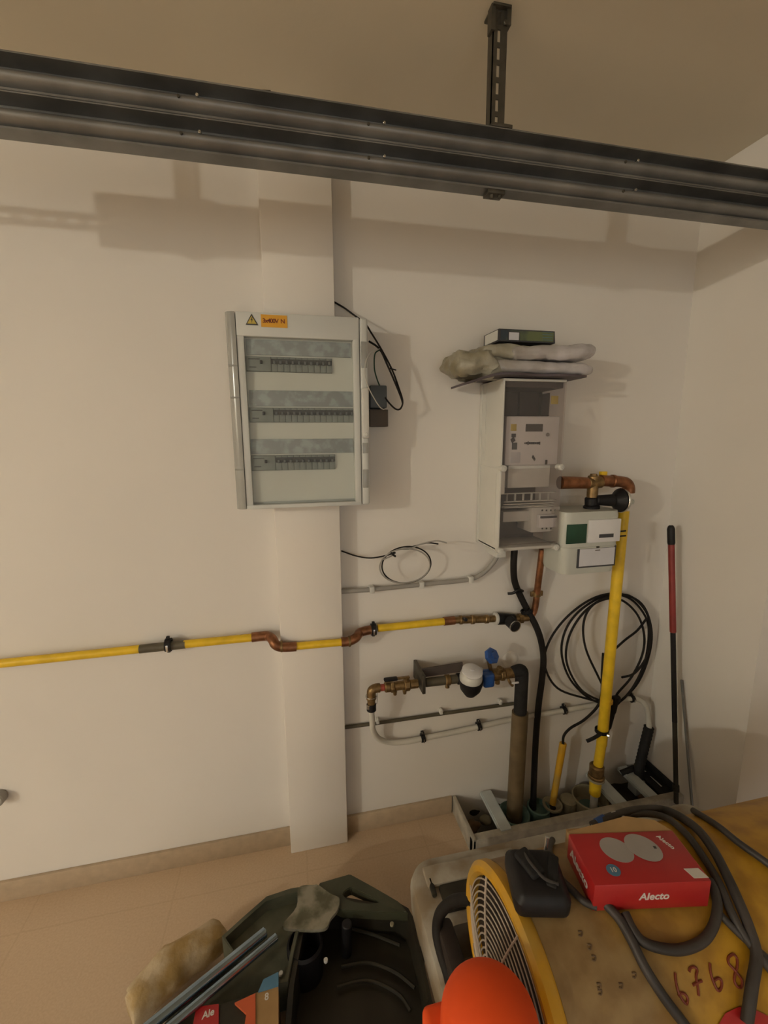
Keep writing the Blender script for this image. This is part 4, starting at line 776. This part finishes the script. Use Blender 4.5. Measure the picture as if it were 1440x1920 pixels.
# black angle with bright edges along the right wall
t = thing('metal_edge_strip', 'dark metal strip with bright edges along the right wall in the trench', 'strip', (1.5, 1.37, .06))
bm = nb(); bx(bm, XR - .075, XR - .002, 1.29, YW - .003, .035, .055, .003); bx(bm, XR - .014, XR - .002, 1.30, YW - .003, .055, .085, .003); part('strip', bm, M['strip'], t)
for y0, y1 in ((1.425, 1.475), (1.34, 1.40)): bm = nb(); bx(bm, XR - .045, XR - .036, y0, y1, .054, .060, .001); part('bright_edge', bm, M['chrome'], t)

# ================================================================ RED-HANDLED POLE
t = thing('red_handled_pole', 'black pole with red sleeve grip leaning upright in the right corner', 'pole', tuple(W(1268, 1500, 1.26)))
YS0, YS1 = 1.255, 1.38
pt = W(1258, 985, YS1); pb = W(1268, 1506, YS0)
lp = lambda f: pt + (pb - pt) * f
bm = nb(); tube(bm, [lp(0), lp(.004), lp(.012), lp(.06), lp(.066)], [.007, .0105, .0135, .0135, .012], 16); part('end_cap', bm, M['black'], t, 'black rubber end cap')
bm = nb(); cyl(bm, lp(.062), lp(.375), .0115, seg=16); part('grip', bm, M['red'], t, 'red sleeve grip')
bm = nb(); cyl(bm, lp(.37), lp(.70), .0095, seg=14); part('shaft', bm, M['black'], t); 
bm = nb(); cyl(bm, lp(.695), lp(1.0), .0088, seg=14); cyl(bm, lp(.93), lp(.955), .012, seg=14); part('lower_shaft', bm, M['casedark'], t)

# thin pale batten leaning in the corner
bm = nb(); a, b = SX(1278, 1275, XR - .012), SX(1302, 1488, XR - .03)
tube(bm, [a, Vector((b.x, b.y, TZ + .002))], .005, 8); solo('thin_rod', bm, M['galv'], 'thin grey rod leaning on the right wall beside the red-handled pole', 'rod')

# ================================================================ HEATER
HY, HZ, HR, HX = .60, .50, .188, .37
HX1 = 1.55
t = thing('space_heater', 'big dusty yellow cylindrical space heater lying across the lower right', 'heater', (.85, HY, 0))
bm = nb(); prof_ = [(HR - .012, HX + .012), (HR, HX + .02), (HR, HX1 - .02), (HR - .012, HX1)]
lathe2(bm, (0, HY, HZ), (1, 0, 0), [(r_, h) for r_, h in prof_], 64); part('barrel', bm, M['barrel'], t)
bm = nb(); lathe2(bm, (0, HY, HZ), (1, 0, 0), [(HR - .022, HX + .02), (HR - .022, HX - .004), (HR - .015, HX - .012), (HR - .004, HX - .012), (HR + .004, HX - .004), (HR + .004, HX + .012), (HR - .002, HX + .020)], 64, False); ring = part('end_ring', bm, M['heateryellow'], t, 'yellow ring around the air intake')
bm = nb(); cyl(bm, (HX + .009, HY, HZ), (HX + .013, HY, HZ), HR - .012, seg=48, bev=False); part('intake_shade', bm, M['fandark'], t)
bm = nb(); RG = HR - .016
def dome(rr): return HX - .006 - .030 * (1 - (rr / RG) ** 2)
for i in range(15):
    rr = .028 + (RG - .028) * i / 14.0
    tube(bm, [Vector((dome(rr), HY + rr * math.cos(a), HZ + rr * math.sin(a))) for a in [2 * PI * k / 56 for k in range(56)]], .0016, 5, closed=True)
for k in range(8):
    a = 2 * PI * (k + .25) / 8
    tube(bm, [Vector((dome(rr) - .002, HY + rr * math.cos(a), HZ + rr * math.sin(a))) for rr in [RG * j / 6 for j in range(1, 7)]], .0022, 6)
part('wire_guard', bm, M['wirecol'], t, 'domed wire guard')
bm = nb(); cyl(bm, (dome(0) - .003, HY, HZ), (dome(0) + .004, HY, HZ), .03, seg=24); part('guard_hub', bm, M['fandark'], t)
for dx in (.30, .95):
    bm = nb(); bx(bm, HX + dx - .02, HX + dx + .02, HY + .03, HY + .13, .26, HZ - HR * .75, .004); part('barrel_bracket', bm, M['galvdark'], t)
# moulded grey tank under and beside the barrel
TKx0, TKx1, TKy0, TKy1, TKz = .288, 1.35, .62, 1.075, .28
bm = nb()
def rr_loop(x0, x1, y0, y1, r, z):
    out = []
    for (cx, cy, a0) in ((x1 - r, y1 - r, 0), (x0 + r, y1 - r, 90), (x0 + r, y0 + r, 180), (x1 - r, y0 + r, 270)):
        for i in range(7): q_ = math.radians(a0 + 15 * i); out.append(Vector((cx + r * math.cos(q_), cy + r * math.sin(q_), z)))
    return out
loft(bm, [rr_loop(TKx0 + .02, TKx1 - .02, TKy0 + .02, TKy1 - .02, .06, .155), rr_loop(TKx0 + .004, TKx1 - .004, TKy0 + .004, TKy1 - .004, .07, .175), rr_loop(TKx0, TKx1, TKy0, TKy1, .075, TKz - .03), rr_loop(TKx0 + .006, TKx1 - .006, TKy0 + .006, TKy1 - .006, .07, TKz - .008), rr_loop(TKx0 + .022, TKx1 - .022, TKy0 + .022, TKy1 - .022, .06, TKz), rr_loop(TKx0 + .05, TKx1 - .05, TKy0 + .05, TKy1 - .2, .04, TKz), rr_loop(TKx0 + .056, TKx1 - .056, TKy0 + .056, TKy1 - .21, .035, TKz - .10)])
tank = part('fuel_tank', bm, M['tankgrey'], t, 'dirty grey moulded tank under the barrel')
bm = nb(); bx(bm, .36, .50, TKy1 - .17, TKy1 - .10, TKz - .004, TKz + .012, .006); bx(bm, .335, .349, TKy1 - .125, TKy1 - .075, TKz, TKz + .014, .005); part('tank_recess', bm, M['casedark'], tank)
bm = nb(); bx(bm, .33, .62, TKy1 - .10, TKy1 - .04, TKz - .002, TKz + .014, .007); part('tank_ridge', bm, M['tankgrey'], tank)
bm = nb(); pts = [SX(886, 1686, .37), SX(850, 1690, .345), SX(826, 1712, .32), SX(820, 1745, .31), SX(828, 1785, .31), SX(842, 1830, .315), SX(850, 1880, .32)]
tube(bm, smooth(pts, 7), .0135, 14); part('fuel_hose', bm, M['blackrub'], t, 'thick black hose beside the intake')
bm = nb(); bx(bm, 0.31, .352, .66, .86, .20, .34, .012); part('control_box', bm, M['fandark'], t)
for (y_, x_) in ((.7, .4), (1.0, .4), (.7, 1.2), (1.0, 1.2)):
    bm = nb(); cyl(bm, (x_ + .03, y_, 0), (x_ + .03, y_, .16), .022, seg=16); part('foot', bm, M['blackrub'], t)
# handwriting on the barrel
def on_barrel(px, py, off=0.0):
    d = ray(px, py); o = CAM; a = d.y ** 2 + d.z ** 2; oy, oz = o.y - HY, o.z - HZ
    b = 2 * (oy * d.y + oz * d.z); cc = oy * oy + oz * oz - (HR + off) ** 2; D = b * b - 4 * a * cc
    if D < 0: return o + d * (-b / (2 * a))
    return o + d * ((-b - math.sqrt(D)) / (2 * a))
digits = {
 '6a': [(1266, 1824), (1267, 1840), (1272, 1860), (1280, 1875), (1287, 1882), (1289, 1872), (1284, 1864), (1276, 1862), (1272, 1868)],
 '7': [(1292, 1822), (1294, 1815), (1301, 1813), (1307, 1818), (1305, 1832), (1308, 1848), (1310, 1867)],
 '7b': [(1299, 1847), (1308, 1842), (1316, 1839)],
 '6b': [(1331, 1806), (1332, 1822), (1338, 1842), (1346, 1857), (1352, 1852), (1353, 1840), (1347, 1834), (1339, 1838)],
 '8': [(1382, 1797), (1375, 1789), (1366, 1795), (1366, 1806), (1374, 1815), (1383, 1826), (1391, 1838), (1390, 1850), (1383, 1850), (1377, 1840), (1378, 1828), (1382, 1812), (1382, 1797)]}
bm = nb()
for s_ in digits.values(): tube(bm, smooth([on_barrel(x, y, .0006) for x, y in s_], 5), .0022, 6)
part('marker_number', bm, M['inkred'], t, 'number 6768 in dark marker')
bm = nb()
for x, y in ((1087, 1750), (1112, 1796), (1104, 1775), (1122, 1848), (1124, 1860), (1163, 1848), (1188, 1828)):
    tube(bm, smooth([on_barrel(x - 3, y - 4, .0004), on_barrel(x + 4, y - 3, .0004), on_barrel(x + 3, y + 5, .0004), on_barrel(x - 2, y + 3, .0004)], 4), .0013, 6)
part('faded_marks', bm, M['fadedink'], t)
bm = nb()
t1 = [on_barrel(x, y, .002) for x, y in ((1345, 1925), (1360, 1900), (1385, 1888), (1410, 1890), (1440, 1905), (1440, 1960), (1345, 1960))]
prism(bm, t1, (0, -.002, -.002)); part('red_sticker', bm, M['redbox'], t, 'red sticker at the frame edge')

# hoses lying on the barrel
def hose(nm, pts, r_, m_, label, off=None, cat='hose'):
    off = off or r_; r_ = r_ * .86; bm = nb(); tube(bm, smooth([on_barrel(x, y, (off or r_)) for x, y in pts], 8), r_, 12); return solo(nm, bm, M[m_], label, cat)
hose('rubber_hose', [(1172, 1712), (1185, 1740), (1205, 1765), (1240, 1778), (1280, 1780), (1318, 1764), (1338, 1735), (1345, 1700), (1340, 1670), (1330, 1650)], .0095, 'cablegrey', 'dusty hose curving in a half loop in front of the red carton')
hose('rubber_hose', [(1130, 1690), (1160, 1722), (1185, 1765), (1210, 1815), (1245, 1870), (1290, 1930), (1330, 1990)], .0095, 'cablegrey', 'dusty hose running from the red carton down past the left of the 6768 marking')
hose('rubber_hose', [(1110, 1548), (1150, 1530), (1200, 1518), (1250, 1520), (1300, 1548), (1335, 1590), (1362, 1640), (1385, 1690), (1405, 1740), (1418, 1790), (1410, 1850), (1400, 1920)], .0105, 'cablegrey', 'thick dusty hose arching behind the red carton and down its right side', .014)
hose('rubber_hose', [(1120, 1552), (1180, 1528), (1240, 1530), (1285, 1562), (1322, 1612), (1350, 1660), (1372, 1712), (1396, 1755), (1430, 1800), (1470, 1850)], .0085, 'cablegrey', 'second dusty hose lying inside the thick arching one', .010)
hose('rubber_hose', [(1300, 1520), (1345, 1548), (1385, 1580), (1430, 1612), (1480, 1650)], .008, 'cablegrey', 'thin dark hose crossing the upper right of the yellow heater')
hose('rubber_hose', [(1340, 1700), (1360, 1725), (1390, 1755), (1425, 1785), (1470, 1825)], .007, 'cablegrey', 'grey hose end leaving the half loop toward the lower right corner')
hose('rubber_hose', [(1036, 1575), (1030, 1590), (1036, 1618), (1050, 1645), (1072, 1668), (1095, 1690), (1118, 1700)], .0075, 'cablegrey', 'dark cord bending down between the black adapter and the red carton')
t = thing('hose_connector', 'small blue plug with pale prongs lying by the hose behind the red carton', 'plug', tuple(on_barrel(1120, 1543, .02)))
p = on_barrel(1118, 1545, .014); bm = nb(); cyl(bm, p, p + Vector((.028, .006, .003)), .011, .010, seg=12); part('plug_body', bm, M['blue'], t, 'blue plug body')
bm = nb(); cyl(bm, p, p + Vector((-.014, -.004, 0)), .004, seg=8); part('plug_pin', bm, M['chrome'], t)
bm = nb(); p = on_barrel(1150, 1533, .02); tube(bm, smooth([p, p + Vector((.02, -.005, .004)), p + Vector((.035, -.02, 0))], 5), .0025, 6); tube(bm, smooth([p + Vector((-.01, 0, 0)), p + Vector((.0, .005, .01)), p + Vector((.015, .004, .008))], 5), .002, 6); part('pale_wire', bm, M['whitewire'], t)

# black adapter
p = on_barrel(1003, 1672, .0)
rotz = Matrix.Rotation(math.radians(-14), 3, 'Z') @ Matrix.Rotation(math.radians(6), 3, 'X')
t = thing('battery_charger', 'black rounded battery charger lying on the heater left of the red carton', 'charger', (p.x, p.y, p.z - .002), rotz)
bm = nb(); box(bm, (0, 0, .030), (.100, .100, .052), .016, None, 4)
for v in bm.verts:
    if v.co.z > .04: v.co.x *= .92; v.co.y *= .93
lpart('charger_case', bm, M['black'], t)
bm = nb(); box(bm, (-.012, .012, .058), (.030, .052, .012), .005, Matrix.Rotation(.5, 3, 'Z'), 3); box(bm, (.028, .0, .056), (.018, .06, .008), .003, Matrix.Rotation(-.4, 3, 'Z')); lpart('battery_slot', bm, M['strip'], t)
bm = nb(); tube(bm, smooth([Vector((-.018, .035, .060)), Vector((-.012, .01, .064)), Vector((.006, -.016, .062)), Vector((.030, -.024, .058))], 6), .0028, 8); lpart('scuffed_edge', bm, M['cablegrey'], t)
bm = nb(); cyl(bm, (.030, .044, .045), (.034, .052, .072), .0035, seg=8); lpart('contact_pin', bm, M['chrome'], t)

# red carton
pc = G(1111, 1705, .69)
ang = math.atan2(.508 - .547, .699 - .487)
rz = Matrix.Rotation(ang, 3, 'Z')
t = thing('red_carton', 'red carton with two grey discs printed on top, lying on the heater', 'box', (pc.x, pc.y, .685), rz)
BW, BD, BH = .216, .104, .056
bm = nb(); box(bm, (BW / 2, BD / 2, BH / 2), (BW, BD, BH), .0025); lpart('sleeve', bm, M['redbox'], t)
bm = nb(); prism(bm, [(.004, BD, BH - .002), (BW - .0, BD, BH - .002), (BW - .024, BD + .020, BH + .004), (BW * .62, BD + .028, BH + .008), (.0, BD + .006, BH - .002)], (0, 0, -.004)); bx(bm, .003, BW - .003, BD - .002, BD + .018, .004, BH - .006, .002); lpart('cardboard_flap', bm, M['cardboard'], t, 'kraft cardboard flap')
def disc(cx, cy, rx, ry, a, h=0):
    bm = nb(); pts = [Vector((cx + rx * math.cos(q) * math.cos(a) - ry * math.sin(q) * math.sin(a), cy + rx * math.cos(q) * math.sin(a) + ry * math.sin(q) * math.cos(a), BH + h)) for q in [2 * PI * k / 36 for k in range(36)]]
    prism(bm, pts, (0, 0, .0006)); return bm
lpart('printed_disc', disc(.078, .066, .030, .025, -.5), M['disc'], t, 'grey printed detector disc'); lpart('printed_disc', disc(.132, .068, .033, .027, -.6, .0008), M['disc'], t, 'grey printed detector disc')
bm = nb(); pts = [Vector((.049 + .0125 * math.cos(2 * PI * k / 24), .026 + .0115 * math.sin(2 * PI * k / 24), BH + .0005)) for k in range(24)]; prism(bm, pts, (0, 0, .0005)); lpart('round_badge', bm, M['bluebadge'], t, 'round blue badge')
lpart('badge_text', text_bm('10', .012, Matrix.Translation((.049, .026, BH + .0012)), .0002), M['white'], t)
bm = nb(); prism(bm, [(.188, .006, BH), (.215, .006, BH), (.209, .024, BH), (.181, .024, BH)], (0, 0, .0006)); lpart('price_label', bm, M['white'], t, 'pale label near the corner')
bm = nb(); bx(bm, .152, .157, .064, .069, BH, BH + .002); lpart('disc_mark', bm, M['ink'], t)
lpart('lettering', text_bm('Alecto', .0205, Matrix.Translation((.112, -.0004, BH * .5)) @ FRONT, .0003, shear=.12), M['white'], t, 'white Alecto lettering')
lpart('lettering', text_bm('Alecto', .012, Matrix.Translation((.184, .078, BH + .0003)) @ Matrix.Rotation(math.radians(-62), 4, 'Z'), .0003), M['white'], t, 'white Alecto lettering on the top')
lpart('lettering', text_bm('Alecto', .026, Matrix.Translation((-.0004, .056, BH * .5)) @ Matrix.Rotation(-PI / 2, 4, 'Z') @ FRONT, .0003), M['white'], t, 'white Alecto lettering on the end')
# support pads under the carton where it overhangs the curve
# ================================================================ ORANGE DOMED CANISTER
D = .66; cc = CAM + ray(918, 1905) * D
t = thing('orange_canister', 'bright orange dome-topped plastic canister in front of the heater intake', 'canister', (cc.x, cc.y, 0))
bm = nb(); r_ = .0745; cz = cc.z - .012
prof_ = [(r_ * .9, 0), (r_, .01), (r_, cz)] + [(r_ * math.cos(math.radians(a)), cz + .80 * r_ * math.sin(math.radians(a))) for a in range(10, 90, 10)] + [(.002, cz + .80 * r_)]
lathe2(bm, (cc.x, cc.y, 0), (0, 0, 1), prof_, 40); part('shell', bm, M['orange'], t)
p = CAM + ray(815, 1912) * (D + .02); bm = nb(); box(bm, (p.x + .02, p.y + .0, p.z - .025), (.07, .05, .045), .010, None, 3); part('side_tab', bm, M['orange'], t)

# ================================================================ OLIVE TOOL CASE
ZT = .14
t = thing('tool_case', 'open dark olive plastic tool case with carrying handle at the bottom centre', 'tool case', (.05, .8, 0))
def shell_tray(outl, zt_, zb_, inset, depth):
    P_ = [G(x, y, zt_) for x, y in outl]; cx = sum(p.x for p in P_) / len(P_); cy = sum(p.y for p in P_) / len(P_)
    def sc(f, z): return [Vector((cx + (p.x - cx) * f, cy + (p.y - cy) * f, z)) for p in P_]
    bm = nb(); loft(bm, [sc(.93, zb_), sc(.99, zb_ + .03), sc(1, zt_ - .006), sc(.992, zt_), sc(1 - inset, zt_), sc(1 - inset - .02, zt_ - depth)]); return bm, P_, (cx, cy)
outR = [(560, 1742), (582, 1700), (606, 1682), (640, 1680), (705, 1692), (745, 1690), (766, 1702), (776, 1720), (784, 1758), (795, 1800), (803, 1840), (812, 1880), (798, 1912), (790, 1990), (700, 2060), (560, 2060), (530, 1960), (540, 1850)]
bm, _, cR = shell_tray(outR, ZT, 0.0, .07, .10); body = part('case_body', bm, M['casebody'], t)
outL = [(416, 1755), (452, 1722), (500, 1680), (545, 1665), (590, 1658), (604, 1690), (580, 1722), (560, 1745), (548, 1800), (540, 1840), (500, 1852), (470, 1880), (400, 1960), (330, 2010), (290, 1940), (340, 1880), (440, 1792)]
bm, _, cL = shell_tray(outL, ZT + .01, 0.05, .10, .035); part('case_lid', bm, M['olivein'], t, 'dusty inside of the opened lid')
# handle bridging the far edge
hp = [(592, 1700), (588, 1668), (622, 1650), (655, 1643), (700, 1664), (742, 1688), (764, 1704)]
ho = [(598, 1655), (628, 1646), (656, 1638), (700, 1662), (748, 1690), (766, 1712), (705, 1710), (640, 1706), (608, 1690)]
hi = [(643, 1676), (650, 1668), (658, 1664), (682, 1675), (702, 1685), (712, 1691), (690, 1693), (665, 1690), (648, 1684)]
bm = nb(); A_ = [[G(x, y, ZT + .006) for x, y in ho], [G(x, y, ZT + .006) - Vector((0, 0, .03)) for x, y in ho], [G(x, y, ZT + .006) - Vector((0, 0, .03)) for x, y in hi], [G(x, y, ZT + .006) for x, y in hi]]
loft(bm, A_ + [A_[0]], cap=False); bmesh.ops.remove_doubles(bm, verts=bm.verts, dist=1e-5); bmesh.ops.bevel(bm, geom=list(bm.edges), offset=.0025, segments=2, affect='EDGES'); part('carry_handle', bm, M['olive'], t)
bm = nb(); q = [G(x, y, ZT + .016) for x, y in ((560, 1664), (588, 1659), (598, 1660), (620, 1676), (636, 1684), (633, 1705), (620, 1722), (608, 1741), (560, 1742), (530, 1735), (556, 1700))]; prism(bm, smooth(q, 4, True), (0, 0, -.010)); part('latch_corner', bm, M['splash'], t, 'pale paint-splashed corner')
p = G(572, 1778, ZT - .02); bm = nb(); lathe2(bm, (p.x, p.y, ZT - .11), (0, 0, 1), [(.050, 0), (.050, .105), (.044, .112), (.040, .04)], 28); part('round_socket', bm, M['black'], t, 'round black socket')
p = G(648, 1735, ZT); bm = nb(); cyl(bm, (p.x, p.y, ZT - .12), (p.x + .004, p.y, ZT + .006), .015, seg=20); part('latch_post', bm, M['black'], t)
for pl in (((640, 1812), (690, 1805), (740, 1822), (778, 1852)), ((632, 1850), (690, 1838), (745, 1862), (770, 1895)), ((655, 1740), (700, 1752), (750, 1772))):
    bm = nb(); tube(bm, smooth([G(x, y, .055) for x, y in pl], 6), .005, 8); part('moulded_rib', bm, M['casebody'], t)
for x, y in ((611, 1803), (527, 1828), (735, 1735)):
    p = G(x, y, ZT - .02); bm = nb(); cyl(bm, p, p + Vector((0, 0, .008)), .006, seg=10); part('stud_and_glint', bm, M['lightgrey'] if x != 735 else M['tan'], t)  # the tan one is a highlight on the plastic, put in as a disc
p = G(795, 1786, ZT - .02); bm = nb(); box(bm, p, (.016, .03, .03), .005); part('side_latch', bm, M['black'], t)

# steel bars lying over the lid
a, b = G(498, 1747, ZT + .04), G(288, 1918, ZT + .04)
for k, (dx, r_, lb) in enumerate(((0, .013, 'polished blue-grey steel tube lying across the olive case lid, the one nearer the wool roll'), (1, .010, 'thinner polished steel tube on the case lid, the one nearer the red carton piece'))):
    o_ = Vector((.026, -.022, 0)) * dx
    bm = nb(); d_ = (b - a); cyl(bm, a + o_ - d_ * .02 * dx, b + o_ + d_ * .5, r_, seg=20); solo('steel_tube', bm, M['steelblue'], lb, 'tube')
# wool roll
a, b = G(395, 1768, .065), G(262, 1885, .065)
bm = nb(); pts = smooth([a + Vector((.03, .02, 0)), a, (a + b) / 2 + Vector((-.014, .01, .01)), b, b + (b - a) * .12], 6); n_ = len(pts)
tube(bm, pts, [.052 * math.sin(PI * (.12 + .76 * i / (n_ - 1))) ** .5 for i in range(n_)], 22)
for v in bm.verts: v.co += noise.noise_vector(v.co * 22) * .012
solo('wool_roll', bm, M['foam'], 'cream and ochre roll of insulation wool at the left of the olive case', 'insulation')
# carton pieces in the case front
def card(nm, pts, z, th, m_, label, extra=None):
    bm = nb(); prism(bm, [G(x, y, z) for x, y in pts], (0, 0, -th)); o_ = solo(nm, bm, M[m_], label, 'carton'); return o_
zc_ = ZT + .03
t = thing('torn_carton', 'torn red carton piece with white print leaning by the steel tubes', 'carton', tuple(G(430, 1960, 0)))
bm = nb(); prism(bm, [G(x, y, zc_) for x, y in ((368, 1888), (410, 1882), (410, 1960), (355, 1960))], (0, 0, -zc_)); part('red_panel', bm, M['redbox'], t)
e1, e2 = G(375, 1900, zc_), G(404, 1900, zc_)
part('white_print', text_bm('Ale', .020, Matrix.Translation(G(390, 1901, zc_ + .0006)) @ Matrix.Rotation(math.radians(8), 4, 'Z'), .0003, shear=.12), M['white'], t)
bm = nb(); prism(bm, [G(x, y, zc_ - .004) for x, y in ((462, 1868), (482, 1868), (478, 1885), (468, 1960), (410, 1960), (412, 1884))], (0, 0, -.006)); prism(bm, [G(x, y, zc_ - .012) for x, y in ((412, 1884), (478, 1880), (468, 1960), (410, 1960))], (0, 0, -zc_ + .02)); part('dark_opening', bm, M['casedark'], t)
t = thing('cardboard_box', 'kraft cardboard box with orange side and blue tape beside the dark case interior', 'box', tuple(G(505, 1960, 0)))
zk = ZT + .03
bm = nb(); prism(bm, [G(x, y, zk) for x, y in ((478, 1862), (522, 1848), (522, 1975), (478, 1975))], (0, 0, -zk)); part('panel', bm, M['cardboard'], t)
bm = nb(); prism(bm, [G(x, y, zk + .003) for x, y in ((440, 1880), (479, 1862), (479, 1975), (450, 1975), (462, 1900))], (0, 0, -.02)); part('orange_side', bm, M['orangetape'], t, 'orange side')
bm = nb(); prism(bm, [G(x, y, zk + .003) for x, y in ((494, 1836), (522, 1822), (522, 1848), (484, 1860))], (0, 0, -.02)); part('blue_tape', bm, M['bluebadge'], t, 'blue corner')
part('printed_digit', text_bm('8', .020, Matrix.Translation(G(500, 1869, zk + .0006)), .0003), M['white'], t)

# small wall marks
p = W(2, 1490, YW); bm = nb(); cyl(bm, (p.x, YW, p.z), (p.x, YW - .03, p.z), .022, seg=20); solo('wall_socket_knob', bm, M['greyconduit'], 'dark round knob on the wall at the left edge', 'knob')
